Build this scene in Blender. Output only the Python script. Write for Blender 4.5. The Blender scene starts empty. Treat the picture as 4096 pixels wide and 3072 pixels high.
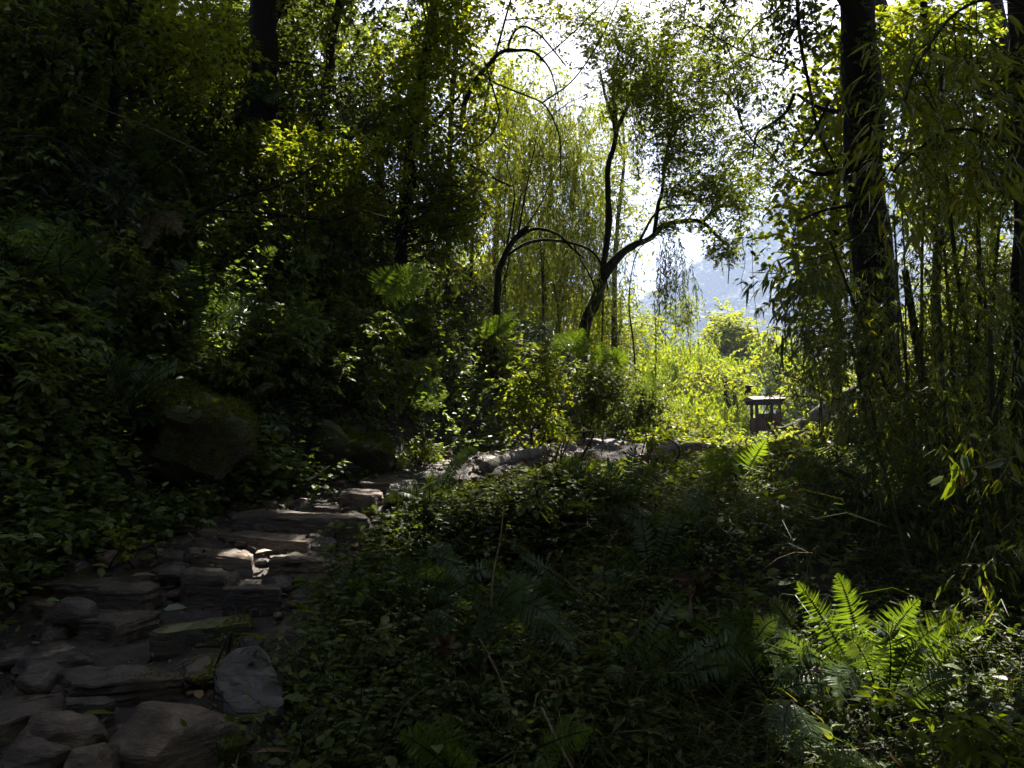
SKY, EXPO, SUNE = 0.05, 2.85, 5.0
HAZE = 0.0008
ADDED_CANOPY = [  # added shade trees: trunk x, y, crown centre x, y, z, radius, half height, leaves
    (4.5, -1.5, 3.0, 4.0, 11.0, 5.0, 2.6, 4500), (9.5, 3.0, 8.5, 6.5, 11.5, 5.0, 2.8, 8500), (-4.5, -3.5, -3.0, -0.5, 9.5, 5.0, 2.6, 2500),
    (3.0, -7.0, 4.0, -3.0, 10.0, 5.0, 2.8, 14000), (13.5, 0.0, 12.5, 2.0, 9.0, 4.5, 4.0, 8000),
    (-4.5, 13.5, -3.2, 11.0, 14.0, 4.5, 2.2, 18000), (-1, -11, -1.0, -9.0, 11.0, 6.0, 5.0, 13000), (11, -7, 10.0, -5.0, 8.5, 5.5, 5.0, 8000),
    (-6.0, 20, -4.5, 17.0, 18.0, 5.0, 2.6, 20000), (-7.5, 19, 1.0, 16.0, 17.5, 5.0, 2.4, 24000), (12.5, 17, 6.0, 15.5, 17.0, 5.0, 2.4, 24000), (-7.0, 12.5, -1.5, 14.5, 14.6, 4.2, 2.0, 22000), (11.5, 9.0, 2.5, 10.5, 13.6, 4.5, 2.0, 20000),
    (17, 4, 17.0, 4.0, 5.0, 4.5, 5.0, 12000), (16, -3, 16.0, -3.0, 6.0, 5.0, 5.0, 12000), (5, -12, 5.0, -12.0, 12.0, 5.5, 4.0, 12000),
    (15.5, 24, 4.0, 21.0, 18.0, 4.5, 2.2, 6000),
]
import bpy, math
import numpy as np

rng = np.random.default_rng(11)
SC = bpy.context.scene
COL = SC.collection
PI = math.pi

# ------------------------------------------------------------------ camera
CAM = np.array([0.0, 0.0, 1.65])
PITCH = math.radians(3.0)
FPX = 768.0                                   # focal length in pixels of the 1024 x 768 frame


def P(u, v, d):
    """the point of the place seen at pixel (u, v) at the distance y = d in front of the camera"""
    u, v, d = np.asarray(u, float), np.asarray(v, float), np.asarray(d, float)
    x, yu = (u - 512) / FPX, (384 - v) / FPX
    dy = math.cos(PITCH) - yu * math.sin(PITCH)
    dz = math.sin(PITCH) + yu * math.cos(PITCH)
    t = d / dy
    return np.stack([x * t, d + 0 * x, CAM[2] + dz * t], -1)


cam_data = bpy.data.cameras.new('camera')
cam = bpy.data.objects.new('camera', cam_data)
COL.objects.link(cam)
cam.location = CAM
cam.rotation_euler = (PI / 2 + PITCH, 0, 0)
cam_data.sensor_width = 36
cam_data.lens = 27
cam_data.clip_start = 0.05
cam_data.clip_end = 6000
SC.camera = cam

# ------------------------------------------------------------------ sun and sky
SUN_AZ, SUN_EL = math.radians(12), math.radians(50)
S = np.array([math.sin(SUN_AZ) * math.cos(SUN_EL), math.cos(SUN_AZ) * math.cos(SUN_EL), math.sin(SUN_EL)])
sl = bpy.data.lights.new('sun', 'SUN')
sl.energy = SUNE
sl.angle = math.radians(0.5)
sl.color = (1, 0.94, 0.84)
so = bpy.data.objects.new('sun', sl)
COL.objects.link(so)
import mathutils
so.rotation_euler = mathutils.Vector(S).to_track_quat('Z', 'Y').to_euler()
so.location = (10, 40, 60)
w = bpy.data.worlds.new('World')
SC.world = w
w.use_nodes = True
nt = w.node_tree
bg = nt.nodes['Background']
sky = nt.nodes.new('ShaderNodeTexSky')
sky.sky_type = 'NISHITA'
sky.sun_disc = False
sky.sun_elevation = SUN_EL
sky.sun_rotation = SUN_AZ
sky.air_density = 0.5
sky.dust_density = 2.5
sky.ozone_density = 0.4
nt.links.new(sky.outputs[0], bg.inputs[0])
bg.inputs[1].default_value = SKY
SC.view_settings.view_transform = 'Standard'
SC.view_settings.look = 'None'
SC.view_settings.gamma = 1
SC.view_settings.exposure = EXPO
SC.render.engine = 'CYCLES'
cy = SC.cycles
cy.max_bounces = 6
cy.diffuse_bounces = 4
cy.glossy_bounces = 2
cy.transmission_bounces = 4
cy.transparent_max_bounces = 4
cy.volume_bounces = 0
cy.sample_clamp_indirect = 4
cy.use_denoising = True
try:
    cy.denoiser = 'OPENIMAGEDENOISE'
    cy.denoising_input_passes = 'RGB_ALBEDO_NORMAL'
except Exception:
    pass

# ------------------------------------------------------------------ numpy noise
_TAB = rng.random((64, 64, 64)).astype(np.float32)


def vnoise(p, f=1.0, seed=0):
    q = np.asarray(p, float) * f + seed * 7.31 + 100.0
    i = np.floor(q).astype(int)
    t = q - i
    t = t * t * (3 - 2 * t)
    i &= 63
    j = (i + 1) & 63
    r = 0
    for a in (0, 1):
        for b in (0, 1):
            for c in (0, 1):
                wgt = (t[..., 0] if a else 1 - t[..., 0]) * (t[..., 1] if b else 1 - t[..., 1]) * (t[..., 2] if c else 1 - t[..., 2])
                r = r + wgt * _TAB[(j if a else i)[..., 0], (j if b else i)[..., 1], (j if c else i)[..., 2]]
    return r * 2 - 1


def fbm(p, f=1.0, seed=0, oct=3):
    r, a = 0, 1.0
    for k in range(oct):
        r = r + a * vnoise(p, f * 2 ** k, seed + k)
        a *= 0.5
    return r


def sst(x, a=0.0, b=1.0):
    t = np.clip((x - a) / (b - a), 0, 1)
    return t * t * (3 - 2 * t)


def unit(a):
    return a / (np.linalg.norm(a, axis=-1, keepdims=True) + 1e-9)


def rnd(*s):
    return rng.random(s)


def uni(a, b, *s):
    return a + (b - a) * rng.random(s)


# ------------------------------------------------------------------ terrain
PY = np.array([-40, -14, -6, 0, 2.0, 3.7, 5.0, 6.3, 7.2, 8.5, 10, 11.5, 14, 17, 20, 24, 28, 34, 45])
PX = np.array([-2.4, -2.2, -2.0, -1.9, -2.1, -2.3, -2.55, -2.6, -2.45, -2.1, -1.25, -0.45, 0.7, 2.0, 3.5, 6.2, 8.6, 11, 16])
PZ = np.array([8, 1.0, 0.3, 0, -0.05, 0, 0.17, 0.42, 0.6, 0.8, 0.96, 1.07, 1.18, 1.28, 1.36, 1.15, 0.98, 0.5, -1.0])
PW = np.array([1.2, 1.2, 1.2, 1.3, 1.25, 1.2, 1.25, 1.25, 1.1, 0.9, 0.75, 0.7, 0.7, 0.7, 0.75, 0.9, 1.2, 1.2, 1.2])


def hgt(x, y, rough=True):
    x, y = np.asarray(x, float), np.asarray(y, float)
    xc, zc, hw = np.interp(y, PY, PX), np.interp(y, PY, PZ), np.interp(y, PY, PW)
    dl = np.maximum(xc - hw - x, 0)
    dr = np.maximum(x - xc - hw, 0)
    # bank and hillside on the left
    fade = 1 - sst(y, 19, 31)
    bank = 0.95 * sst(dl, 0, 1.0) + 0.86 * np.maximum(dl - 0.4, 0) - 0.6 * np.maximum(dl - 11, 0)
    # gully, mound and the valley beyond on the right
    zm = -0.95 + 2.0 * sst(y, 2.6, 9.8) + 0.95 * (1 - sst(y, 0.6, 2.4))
    zm = zm + 0.10 * np.maximum(x - 5, 0) * (1 - sst(y, 14, 22)) - 0.35 * sst(y, 12, 22)
    zm = zm + 0.30 * sst(y, 22, 27)
    blend = sst(dr, 0.0, np.where(y < 7.5, 0.45, 1.6))
    z = zc + bank * fade * (x < xc) + (zm - zc) * blend
    # unseen hillside added behind the camera to block low sky light
    z = z + 0.9 * np.maximum(-5 - y, 0) * sst(-y, 5, 9)
    # valley drop far out
    far = np.maximum(y - 36, 0)
    z = z - 0.28 * far * sst(far, 0, 10)
    z = z - 0.30 * np.maximum(x - 24, 0)
    z = np.maximum(z, -90)
    z = np.minimum(z, 22)
    if rough:
        p = np.stack([x, y, 0 * x], -1)
        offp = sst(np.maximum(dl, dr), 0.0, 0.8)
        z = z - 0.09 * sst(y, 3.2, 4.0) * (1 - sst(y, 9.0, 11.0)) * (1 - sst(np.maximum(dl, dr), 0.0, 0.4))
        z = z + 0.33 * fbm(p, 0.6, 3) * offp + 0.05 * fbm(p, 2.3, 5) * (0.45 + 0.55 * offp)
    return z


def hnorm(x, y):
    e = 0.15
    n = np.stack([hgt(x - e, y) - hgt(x + e, y), hgt(x, y - e) - hgt(x, y + e), 2 * e + 0 * x], -1)
    return unit(n)


def ground_hit(u, v, dmax=60.0):
    """where the view through a pixel meets the ground"""
    d = np.linspace(1.5, dmax, 2400)
    q = P(np.full_like(d, u), np.full_like(d, v), d)
    below = np.nonzero(q[:, 2] < hgt(q[:, 0], q[:, 1], False))[0]
    return q[below[0]] if len(below) else q[-1]


# ------------------------------------------------------------------ mesh builder
class MB:
    def __init__(self):
        self.V, self.F, self.M, self.T, self.n = [], [], [], [], 0

    def add(self, v, f, mat=0, tone=0.5):
        v = np.asarray(v, float).reshape(-1, 3)
        f = np.asarray(f, int).reshape(-1, 3)
        if not len(v) or not len(f):
            return
        self.V.append(v)
        self.F.append(f + self.n)
        self.M.append(np.full(len(f), mat, np.int32) if np.isscalar(mat) else np.asarray(mat, np.int32))
        self.T.append(np.full(len(v), tone, np.float32) if np.isscalar(tone) else np.asarray(tone, np.float32))
        self.n += len(v)

    def build(self, name, mats, parent=None, smooth=False, loc=None):
        me = bpy.data.meshes.new(name)
        V = np.concatenate(self.V)
        F = np.concatenate(self.F).astype(np.int32)
        org = np.array(parent.location if parent else (loc if loc is not None else (0, 0, 0)))
        if parent is not None and parent.parent is not None:
            org = np.array(parent.parent.location)
        V = (V - org).astype(np.float32)
        me.vertices.add(len(V))
        me.vertices.foreach_set('co', V.ravel())
        me.loops.add(len(F) * 3)
        me.loops.foreach_set('vertex_index', F.ravel())
        me.polygons.add(len(F))
        me.polygons.foreach_set('loop_start', np.arange(0, len(F) * 3, 3, dtype=np.int32))
        me.polygons.foreach_set('material_index', np.concatenate(self.M))
        me.polygons.foreach_set('use_smooth', np.full(len(F), smooth))
        at = me.attributes.new('tone', 'FLOAT', 'POINT')
        at.data.foreach_set('value', np.concatenate(self.T))
        for m in (mats if isinstance(mats, (list, tuple)) else [mats]):
            me.materials.append(m)
        me.update(calc_edges=True)
        o = bpy.data.objects.new(name, me)
        COL.objects.link(o)
        if parent is not None:
            o.parent = parent
        elif loc is not None:
            o.location = loc
        return o


def tag(o, label=None, cat=None, group=None, kind=None):
    if label:
        o['label'] = label
    if cat:
        o['category'] = cat
    if group:
        o['group'] = group
    if kind:
        o['kind'] = kind
    return o


def thing(name, label, cat, loc, group=None):
    o = bpy.data.objects.new(name, None)
    o.empty_display_size = 0.2
    COL.objects.link(o)
    o.location = [float(c) for c in loc]
    return tag(o, label, cat, group)


def copy_tree(o, parent=None):
    c = o.copy()
    COL.objects.link(c)
    c.parent = parent
    for ch in list(o.children):
        copy_tree(ch, c)
    return c


# ------------------------------------------------------------------ gaps in the canopy through which sun reaches the ground
SHAFTS = []


def shaft(p, r):
    SHAFTS.append((np.asarray(p, float), r))


def keep_mask(pos, tmin=0.4, size=0.0):
    k = np.ones(len(pos), bool)
    for p, r in SHAFTS:
        wv = pos - p
        t = wv @ S
        k &= ~((t > tmin) & (t < (9.0 if r > .75 else 14.0 if r > 0.4 else 60.0)) & ((wv * wv).sum(1) - t * t < (r + size) ** 2))
    wv = pos - CAM
    k &= (wv * wv).sum(1) > 1.4 ** 2
    return k


# ------------------------------------------------------------------ leaves, twigs, tubes
TM = {
    'diamond': (np.array([[0, 0, 0], [.42, -.5, .05], [.42, .5, .05], [1, 0, -.06]]), [[0, 3, 1], [0, 2, 3]]),
    'ovate': (np.array([[0, 0, 0], [.22, -.4, .05], [.3, 0, 0], [.22, .4, .05], [.6, -.4, .03], [.64, 0, -.03], [.6, .4, .03], [1, 0, -.12]]),
              [[0, 2, 1], [0, 3, 2], [1, 2, 4], [2, 5, 4], [2, 3, 5], [3, 6, 5], [4, 5, 7], [5, 6, 7]]),
    'lance': (np.array([[0, 0, 0], [.2, -.5, .02], [.2, .5, .02], [.6, -.4, -.03], [.6, .4, -.03], [1, 0, -.14]]),
              [[0, 2, 1], [1, 2, 3], [2, 4, 3], [3, 4, 5]]),
}


def leaves(mb, pos, dr, nr, L, Wd, tm='diamond', mat=0, tone=None, cull=True):
    pos, dr, nr = pos.reshape(-1, 3), dr.reshape(-1, 3), nr.reshape(-1, 3)
    n = len(pos)
    L = np.broadcast_to(np.asarray(L, float).ravel(), (n,))
    Wd = np.broadcast_to(np.asarray(Wd, float).ravel(), (n,))
    tone = rnd(n) if tone is None else np.broadcast_to(np.asarray(tone, float).ravel(), (n,))
    if cull:
        k = keep_mask(pos, size=0.6 * L)
        pos, dr, nr, L, Wd, tone = pos[k], dr[k], nr[k], L[k], Wd[k], tone[k]
        n = len(pos)
    t = unit(dr)
    s = unit(np.cross(nr, t))
    m = np.cross(t, s)
    a, fc = TM[tm]
    v = pos[:, None] + L[:, None, None] * (a[None, :, 0:1] * t[:, None] + a[None, :, 2:3] * m[:, None]) + Wd[:, None, None] * a[None, :, 1:2] * s[:, None]
    f = np.asarray(fc)[None] + (np.arange(n) * len(a))[:, None, None]
    mb.add(v, f, mat, np.repeat(tone, len(a)))


def strands(mb, C, R, sides=3, mat=1, tone=0.5):
    """many thin tubes at once: C (n, k, 3) centre lines, R (n, k) radii"""
    n, k, _ = C.shape
    if np.isscalar(tone):
        ok = keep_mask((C[:, :-1] * .5 + C[:, 1:] * .5).reshape(-1, 3), 0.8, 0.05).reshape(n, k - 1).all(1)
        C, R = C[ok], np.broadcast_to(R, (n, k))[ok]
        n = len(C)
        if not n:
            return
    T = unit(np.gradient(C, axis=1))
    ref = np.where(np.abs(T[..., 2:3]) > 0.9, np.array([1.0, 0, 0]), np.array([0, 0, 1.0]))
    A = unit(np.cross(T, ref))
    B = np.cross(T, A)
    an = np.arange(sides) * 2 * PI / sides
    ring = C[:, :, None] + R[:, :, None, None] * (np.cos(an)[:, None] * A[:, :, None] + np.sin(an)[:, None] * B[:, :, None])
    i = np.arange(k - 1)[:, None] * sides
    j = np.arange(sides)[None]
    j2 = (j + 1) % sides
    q = np.stack([np.stack([i + j, i + j2, i + sides + j2], -1), np.stack([i + j, i + sides + j2, i + sides + j], -1)], 2).reshape(-1, 3)
    f = q[None] + (np.arange(n) * k * sides)[:, None, None]
    tn = tone if np.isscalar(tone) else np.repeat(tone, k * sides)
    mb.add(ring, f, mat, tn)


def spline(pts, n=24):
    p = np.asarray(pts, float)
    if len(p) == 2:
        t = np.linspace(0, 1, n)[:, None]
        return p[0] * (1 - t) + p[1] * t
    q = np.vstack([2 * p[0] - p[1], p, 2 * p[-1] - p[-2]])
    out = []
    T = np.linspace(0, len(p) - 1 - 1e-6, n)
    for t in T:
        i = int(t)
        f = t - i
        a, b, c, d = q[i:i + 4]
        out.append(0.5 * (2 * b + (c - a) * f + (2 * a - 5 * b + 4 * c - d) * f * f + (3 * b - a - 3 * c + d) * f ** 3))
    return np.array(out)


def tube(mb, pts, r0, r1, sides=10, mat=0, n=None, lump=0.12, tone=0.5, rpow=1.0, caps=True):
    """one trunk or limb with a lumpy outline"""
    n = n or max(6, 6 * len(pts))
    c = spline(pts, n)
    t = np.linspace(0, 1, n)
    if lump > .1 and n > 10:
        wg = (min(0.6 * r0, 0.05) + 0.02) * np.sin(np.pi * np.clip(t * 1.4, 0, 1))[:, None]
        c = c + wg * np.stack([fbm(c, 1.1, 11), fbm(c, 1.1, 13), .5 * fbm(c, 1.1, 15)], -1)
    r = r0 + (r1 - r0) * t ** rpow
    T = unit(np.gradient(c, axis=0))
    A = [unit(np.cross(T[0], [0.3, 0.9, 0.2]))]
    for i in range(1, n):
        A.append(unit(A[-1] - T[i] * (A[-1] @ T[i])))
    A = np.array(A)
    B = np.cross(T, A)
    an = np.arange(sides) * 2 * PI / sides
    dirs = np.cos(an)[None, :, None] * A[:, None] + np.sin(an)[None, :, None] * B[:, None]
    raw = c[:, None] + dirs * r[:, None, None]
    bump = 1 + lump * fbm(raw / max(r0, 0.02) * np.array([1, 1, 0.4]), 0.7, int(abs(c[0, 0]) * 10) % 9)
    v = (c[:, None] + dirs * (r[:, None] * bump)[:, :, None]).reshape(-1, 3)
    i = np.arange(n - 1)[:, None] * sides
    j = np.arange(sides)[None]
    j2 = (j + 1) % sides
    f = np.stack([np.stack([i + j, i + j2, i + sides + j2], -1), np.stack([i + j, i + sides + j2, i + sides + j], -1)], 2).reshape(-1, 3)
    if caps:
        v = np.vstack([v, c[0], c[-1]])
        m = n * sides
        f = np.vstack([f, [[m, b, a] for a, b in zip(range(sides), list(range(1, sides)) + [0])],
                       [[m + 1, m - sides + a, m - sides + b] for a, b in zip(range(sides), list(range(1, sides)) + [0])]])
    mb.add(v, f, mat, tone)
    return c


DOWN = np.array([0, 0, -1.0])


def foliage(mb, cent, rad, ntw, nlv, L, W, tm='diamond', droop=0.25, bias=(0, 0, 0.15), spread=0.35, ldroop=0.25, mat=0, twmat=1,
            tone=0.5, tvar=0.25, twig_r=0.004, side=0.8, cull=True, lenr=(0.55, 1.15)):
    cent = np.asarray(cent, float).reshape(-1, 3)
    m = len(cent)
    if not m:
        return
    rad = np.broadcast_to(np.asarray(rad, float).ravel(), (m,))
    ct = np.clip(tone + tvar * 0.6 * rng.standard_normal(m), 0, 1)
    c = np.repeat(cent, ntw, 0)
    r = np.repeat(rad, ntw)
    ct = np.repeat(ct, ntw)
    N = len(c)
    p0 = c + rng.standard_normal((N, 3)) * (r * spread)[:, None]
    d = unit(rng.standard_normal((N, 3)) + np.asarray(bias) * 2.0)
    ln = r * uni(lenr[0], lenr[1], N)
    if twig_r:
        t = np.linspace(0, 1, 4)
        C = p0[:, None] + (d * ln[:, None])[:, None] * t[None, :, None] + DOWN * (droop * ln)[:, None, None] * (t ** 2)[None, :, None]
        strands(mb, C, np.broadcast_to(twig_r * (1 - 0.7 * t), (N, 4)), 3, twmat)
    t = uni(0.08, 1, N, nlv)
    pos = p0[:, None] + (d * ln[:, None])[:, None] * t[..., None] + DOWN * (droop * ln)[:, None, None] * (t ** 2)[..., None]
    tan = unit(d[:, None] + DOWN * (2 * droop * t)[..., None])
    sd = unit(np.cross(tan, np.array([0.05, 0.03, 1.0]))) * np.where(rnd(N, nlv) < 0.5, -1, 1)[..., None]
    ld = unit(tan * 0.6 + sd * side + DOWN * ldroop + rng.standard_normal((N, nlv, 3)) * 0.25)
    nr = np.array([0, 0, 1.0]) + rng.standard_normal((N, nlv, 3)) * 0.45
    sc = uni(0.65, 1.25, N, nlv)
    tn = np.clip(ct[:, None] + tvar * rng.standard_normal((N, nlv)), 0, 1)
    leaves(mb, pos, ld, nr, L * sc, W * sc, tm, mat, tn, cull)


def hang(mb, cent, rad, n, length, nlv, L, W, mat=0, twmat=1, tone=0.5, tvar=0.25, out=0.25):
    """long thin shoots that hang down with narrow leaves"""
    cent = np.asarray(cent, float).reshape(-1, 3)
    c = np.repeat(cent, n, 0)
    N = len(c)
    p0 = c + rng.standard_normal((N, 3)) * rad * np.array([1, 1, 0.6])
    d = rng.standard_normal((N, 3)) * np.array([out, out, 0.0])
    ln = length * uni(0.4, 1.2, N)
    t = np.linspace(0, 1, 5)

    def at(tt):
        return p0[:, None] + (d * ln[:, None])[:, None] * (tt * (1.6 - 0.6 * tt))[..., None] + DOWN * ln[:, None, None] * (tt ** 1.4)[..., None]
    strands(mb, at(np.broadcast_to(t, (N, 5))), np.broadcast_to(0.0035 * (1 - 0.6 * t), (N, 5)), 3, twmat)
    tt = uni(0.05, 1, N, nlv)
    pos = at(tt)
    ld = unit(DOWN * 0.9 + rng.standard_normal((N, nlv, 3)) * 0.45)
    nr = rng.standard_normal((N, nlv, 3)) + np.array([0, -0.6, 0.5])
    sc = uni(0.6, 1.25, N, nlv)
    tn = np.clip(tone + tvar * rng.standard_normal((N, nlv)), 0, 1)
    leaves(mb, pos, ld, nr, L * sc, W * sc, 'lance', mat, tn)


def blades(mb, base, d, length, width, mat=0, tone=None, bend=0.6, cull=True):
    """grass blades: narrow bent ribbons"""
    n = len(base)
    if cull:
        k = keep_mask(base)
        base, d, length, width = base[k], d[k], length[k], width[k]
        n = len(base)
        tone = None if tone is None else tone[k]
    t = np.array([0, .35, .7, 1.0])
    hd = unit(np.stack([d[:, 0], d[:, 1], 0 * d[:, 0]], -1) + 1e-4)
    C = base[:, None] + length[:, None, None] * (d[:, None] * t[None, :, None] + (hd * bend * 0.6)[:, None] * (t ** 2)[None, :, None] + DOWN * bend * (t ** 2.2)[None, :, None])
    s = unit(np.cross(d, np.array([0, 0, 1.0])) + rng.standard_normal((n, 3)) * 0.3)
    wv = width[:, None] * np.array([1, .9, .6, .08])[None]
    v = np.stack([C - s[:, None] * wv[..., None] * .5, C + s[:, None] * wv[..., None] * .5], 2).reshape(n, 8, 3)
    fc = []
    for i in range(3):
        fc += [[2 * i, 2 * i + 1, 2 * i + 3], [2 * i, 2 * i + 3, 2 * i + 2]]
    f = np.array(fc)[None] + (np.arange(n) * 8)[:, None, None]
    mb.add(v, f, mat, np.repeat(rnd(n) if tone is None else tone, 8))


# ------------------------------------------------------------------ materials
def new_mat(name):
    m = bpy.data.materials.new(name)
    m.use_nodes = True
    t = m.node_tree
    return m, t, t.nodes['Principled BSDF'], t.nodes['Material Output']


def ramp(t, stops, fac):
    r = t.nodes.new('ShaderNodeValToRGB')
    e = r.color_ramp.elements
    while len(e) < len(stops):
        e.new(0.5)
    for k, (p, c) in enumerate(stops):
        e[k].position = p
        e[k].color = (*c, 1)
    t.links.new(fac, r.inputs[0])
    return r.outputs[0]


def tex_noise(t, scale, detail=4, rough=0.6, vec=None, dist=0.0):
    n = t.nodes.new('ShaderNodeTexNoise')
    n.inputs['Scale'].default_value = scale
    n.inputs['Detail'].default_value = detail
    n.inputs['Roughness'].default_value = rough
    n.inputs['Distortion'].default_value = dist
    if vec is not None:
        t.links.new(vec, n.inputs['Vector'])
    return n.outputs[0]


def coords(t, scale=(1, 1, 1), rot=(0, 0, 0)):
    c = t.nodes.new('ShaderNodeTexCoord')
    m = t.nodes.new('ShaderNodeMapping')
    m.inputs['Scale'].default_value = scale
    m.inputs['Rotation'].default_value = rot
    t.links.new(c.outputs['Object'], m.inputs['Vector'])
    return m.outputs[0]


def bump(t, b, h, strength, dist):
    n = t.nodes.new('ShaderNodeBump')
    n.inputs['Strength'].default_value = strength
    n.inputs['Distance'].default_value = dist
    t.links.new(h, n.inputs['Height'])
    t.links.new(n.outputs[0], b.inputs['Normal'])


def mixc(t, a, b, fac, mode='MIX'):
    n = t.nodes.new('ShaderNodeMix')
    n.data_type = 'RGBA'
    n.blend_type = mode
    for k, x in ((6, a), (7, b)):
        if isinstance(x, tuple):
            n.inputs[k].default_value = (*x, 1)
        else:
            t.links.new(x, n.inputs[k])
    if isinstance(fac, float):
        n.inputs[0].default_value = fac
    else:
        t.links.new(fac, n.inputs[0])
    return n.outputs[2]


def leaf_mat(name, c0, c1, c2, trans=0.45, rough=0.5, tgain=(2.12, 1.92, 0.5), spec=0.2):
    m, t, b, out = new_mat(name)
    a = t.nodes.new('ShaderNodeAttribute')
    a.attribute_name = 'tone'
    c = ramp(t, [(0.0, c0), (0.5, c1), (1.0, c2)], a.outputs['Fac'])
    t.links.new(c, b.inputs['Base Color'])
    b.inputs['Roughness'].default_value = rough
    b.inputs['Specular IOR Level'].default_value = spec
    tr = t.nodes.new('ShaderNodeBsdfTranslucent')
    t.links.new(mixc(t, c, tuple(tgain), 1.0, 'MULTIPLY'), tr.inputs['Color'])
    mx = t.nodes.new('ShaderNodeMixShader')
    mx.inputs[0].default_value = trans
    t.links.new(b.outputs[0], mx.inputs[1])
    t.links.new(tr.outputs[0], mx.inputs[2])
    t.links.new(mx.outputs[0], out.inputs[0])
    return m


def bark_mat(name, c0, c1, moss=(0.03, 0.05, 0.01), mossy=0.5, scale=6):
    m, t, b, out = new_mat(name)
    v = coords(t, (1, 1, 0.25))
    n1 = tex_noise(t, scale * 2, 6, 0.7, v, 0.6)
    c = ramp(t, [(0.3, c0), (0.7, c1)], n1)
    n2 = tex_noise(t, 2.2, 4, 0.6, coords(t))
    k = ramp(t, [(0.62 - 0.3 * mossy, (0, 0, 0)), (0.78 - 0.3 * mossy, (1, 1, 1))], n2)
    t.links.new(mixc(t, c, moss, k), b.inputs['Base Color'])
    b.inputs['Roughness'].default_value = 0.95
    b.inputs['Specular IOR Level'].default_value = 0.12
    bump(t, b, n1, 1.0, 0.06)
    return m


def stone_mat(name, c0, c1, c2, moss=0.0, wet=0.5, rot=(0.25, 0.1, 0.3)):
    m, t, b, out = new_mat(name)
    v = coords(t, (1.0, 1.0, 4.5), rot)
    n1 = tex_noise(t, 5.5, 10, 0.7, v, 0.5)
    n2 = tex_noise(t, 3.0, 5, 0.6, coords(t), 0.3)
    n3 = tex_noise(t, 30, 4, 0.6, coords(t))
    c = ramp(t, [(0.28, c0), (0.52, c1), (0.75, c2)], n1)
    c = mixc(t, c, ramp(t, [(0.35, (0.45, 0.42, 0.4)), (0.65, (1.25, 1.15, 1.05))], n2), 1.0, 'MULTIPLY')
    c = mixc(t, c, ramp(t, [(0.3, (0.6, 0.6, 0.6)), (0.7, (1.2, 1.2, 1.2))], n3), 0.6, 'MULTIPLY')
    if moss > 0:
        g = t.nodes.new('ShaderNodeNewGeometry')
        sx = t.nodes.new('ShaderNodeSeparateXYZ')
        t.links.new(g.outputs['Normal'], sx.inputs[0])
        ad = t.nodes.new('ShaderNodeMath')
        ad.operation = 'MULTIPLY_ADD'
        t.links.new(sx.outputs[2], ad.inputs[0])
        ad.inputs[1].default_value = 0.25
        t.links.new(tex_noise(t, 2.6, 6, 0.7, coords(t)), ad.inputs[2])
        k = ramp(t, [(0.72 - 0.35 * moss, (0, 0, 0)), (0.84 - 0.35 * moss, (1, 1, 1))], ad.outputs[0])
        mc = ramp(t, [(0.3, (0.022, 0.03, 0.006)), (0.7, (0.075, 0.085, 0.014))], n3)
        c = mixc(t, c, mc, k)
    t.links.new(c, b.inputs['Base Color'])
    r = ramp(t, [(0.35, (0.2 + 0.5 * (1 - wet),) * 3), (0.7, (0.46 + 0.4 * (1 - wet),) * 3)], n2)
    t.links.new(r, b.inputs['Roughness'])
    ad2 = t.nodes.new('ShaderNodeMath')
    ad2.operation = 'MULTIPLY_ADD'
    t.links.new(n3, ad2.inputs[0])
    ad2.inputs[1].default_value = 0.25
    t.links.new(n1, ad2.inputs[2])
    bump(t, b, ad2.outputs[0], 1.0, 0.045)
    return m


def plain_noise_mat(name, stops, scale, rough=0.85, bstr=0.6, bdist=0.03, vec=(1, 1, 1), spec=0.3):
    m, t, b, out = new_mat(name)
    n = tex_noise(t, scale, 8, 0.7, coords(t, vec), 0.3)
    t.links.new(ramp(t, stops, n), b.inputs['Base Color'])
    b.inputs['Roughness'].default_value = rough
    b.inputs['Specular IOR Level'].default_value = spec
    bump(t, b, n, bstr, bdist)
    return m


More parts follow.
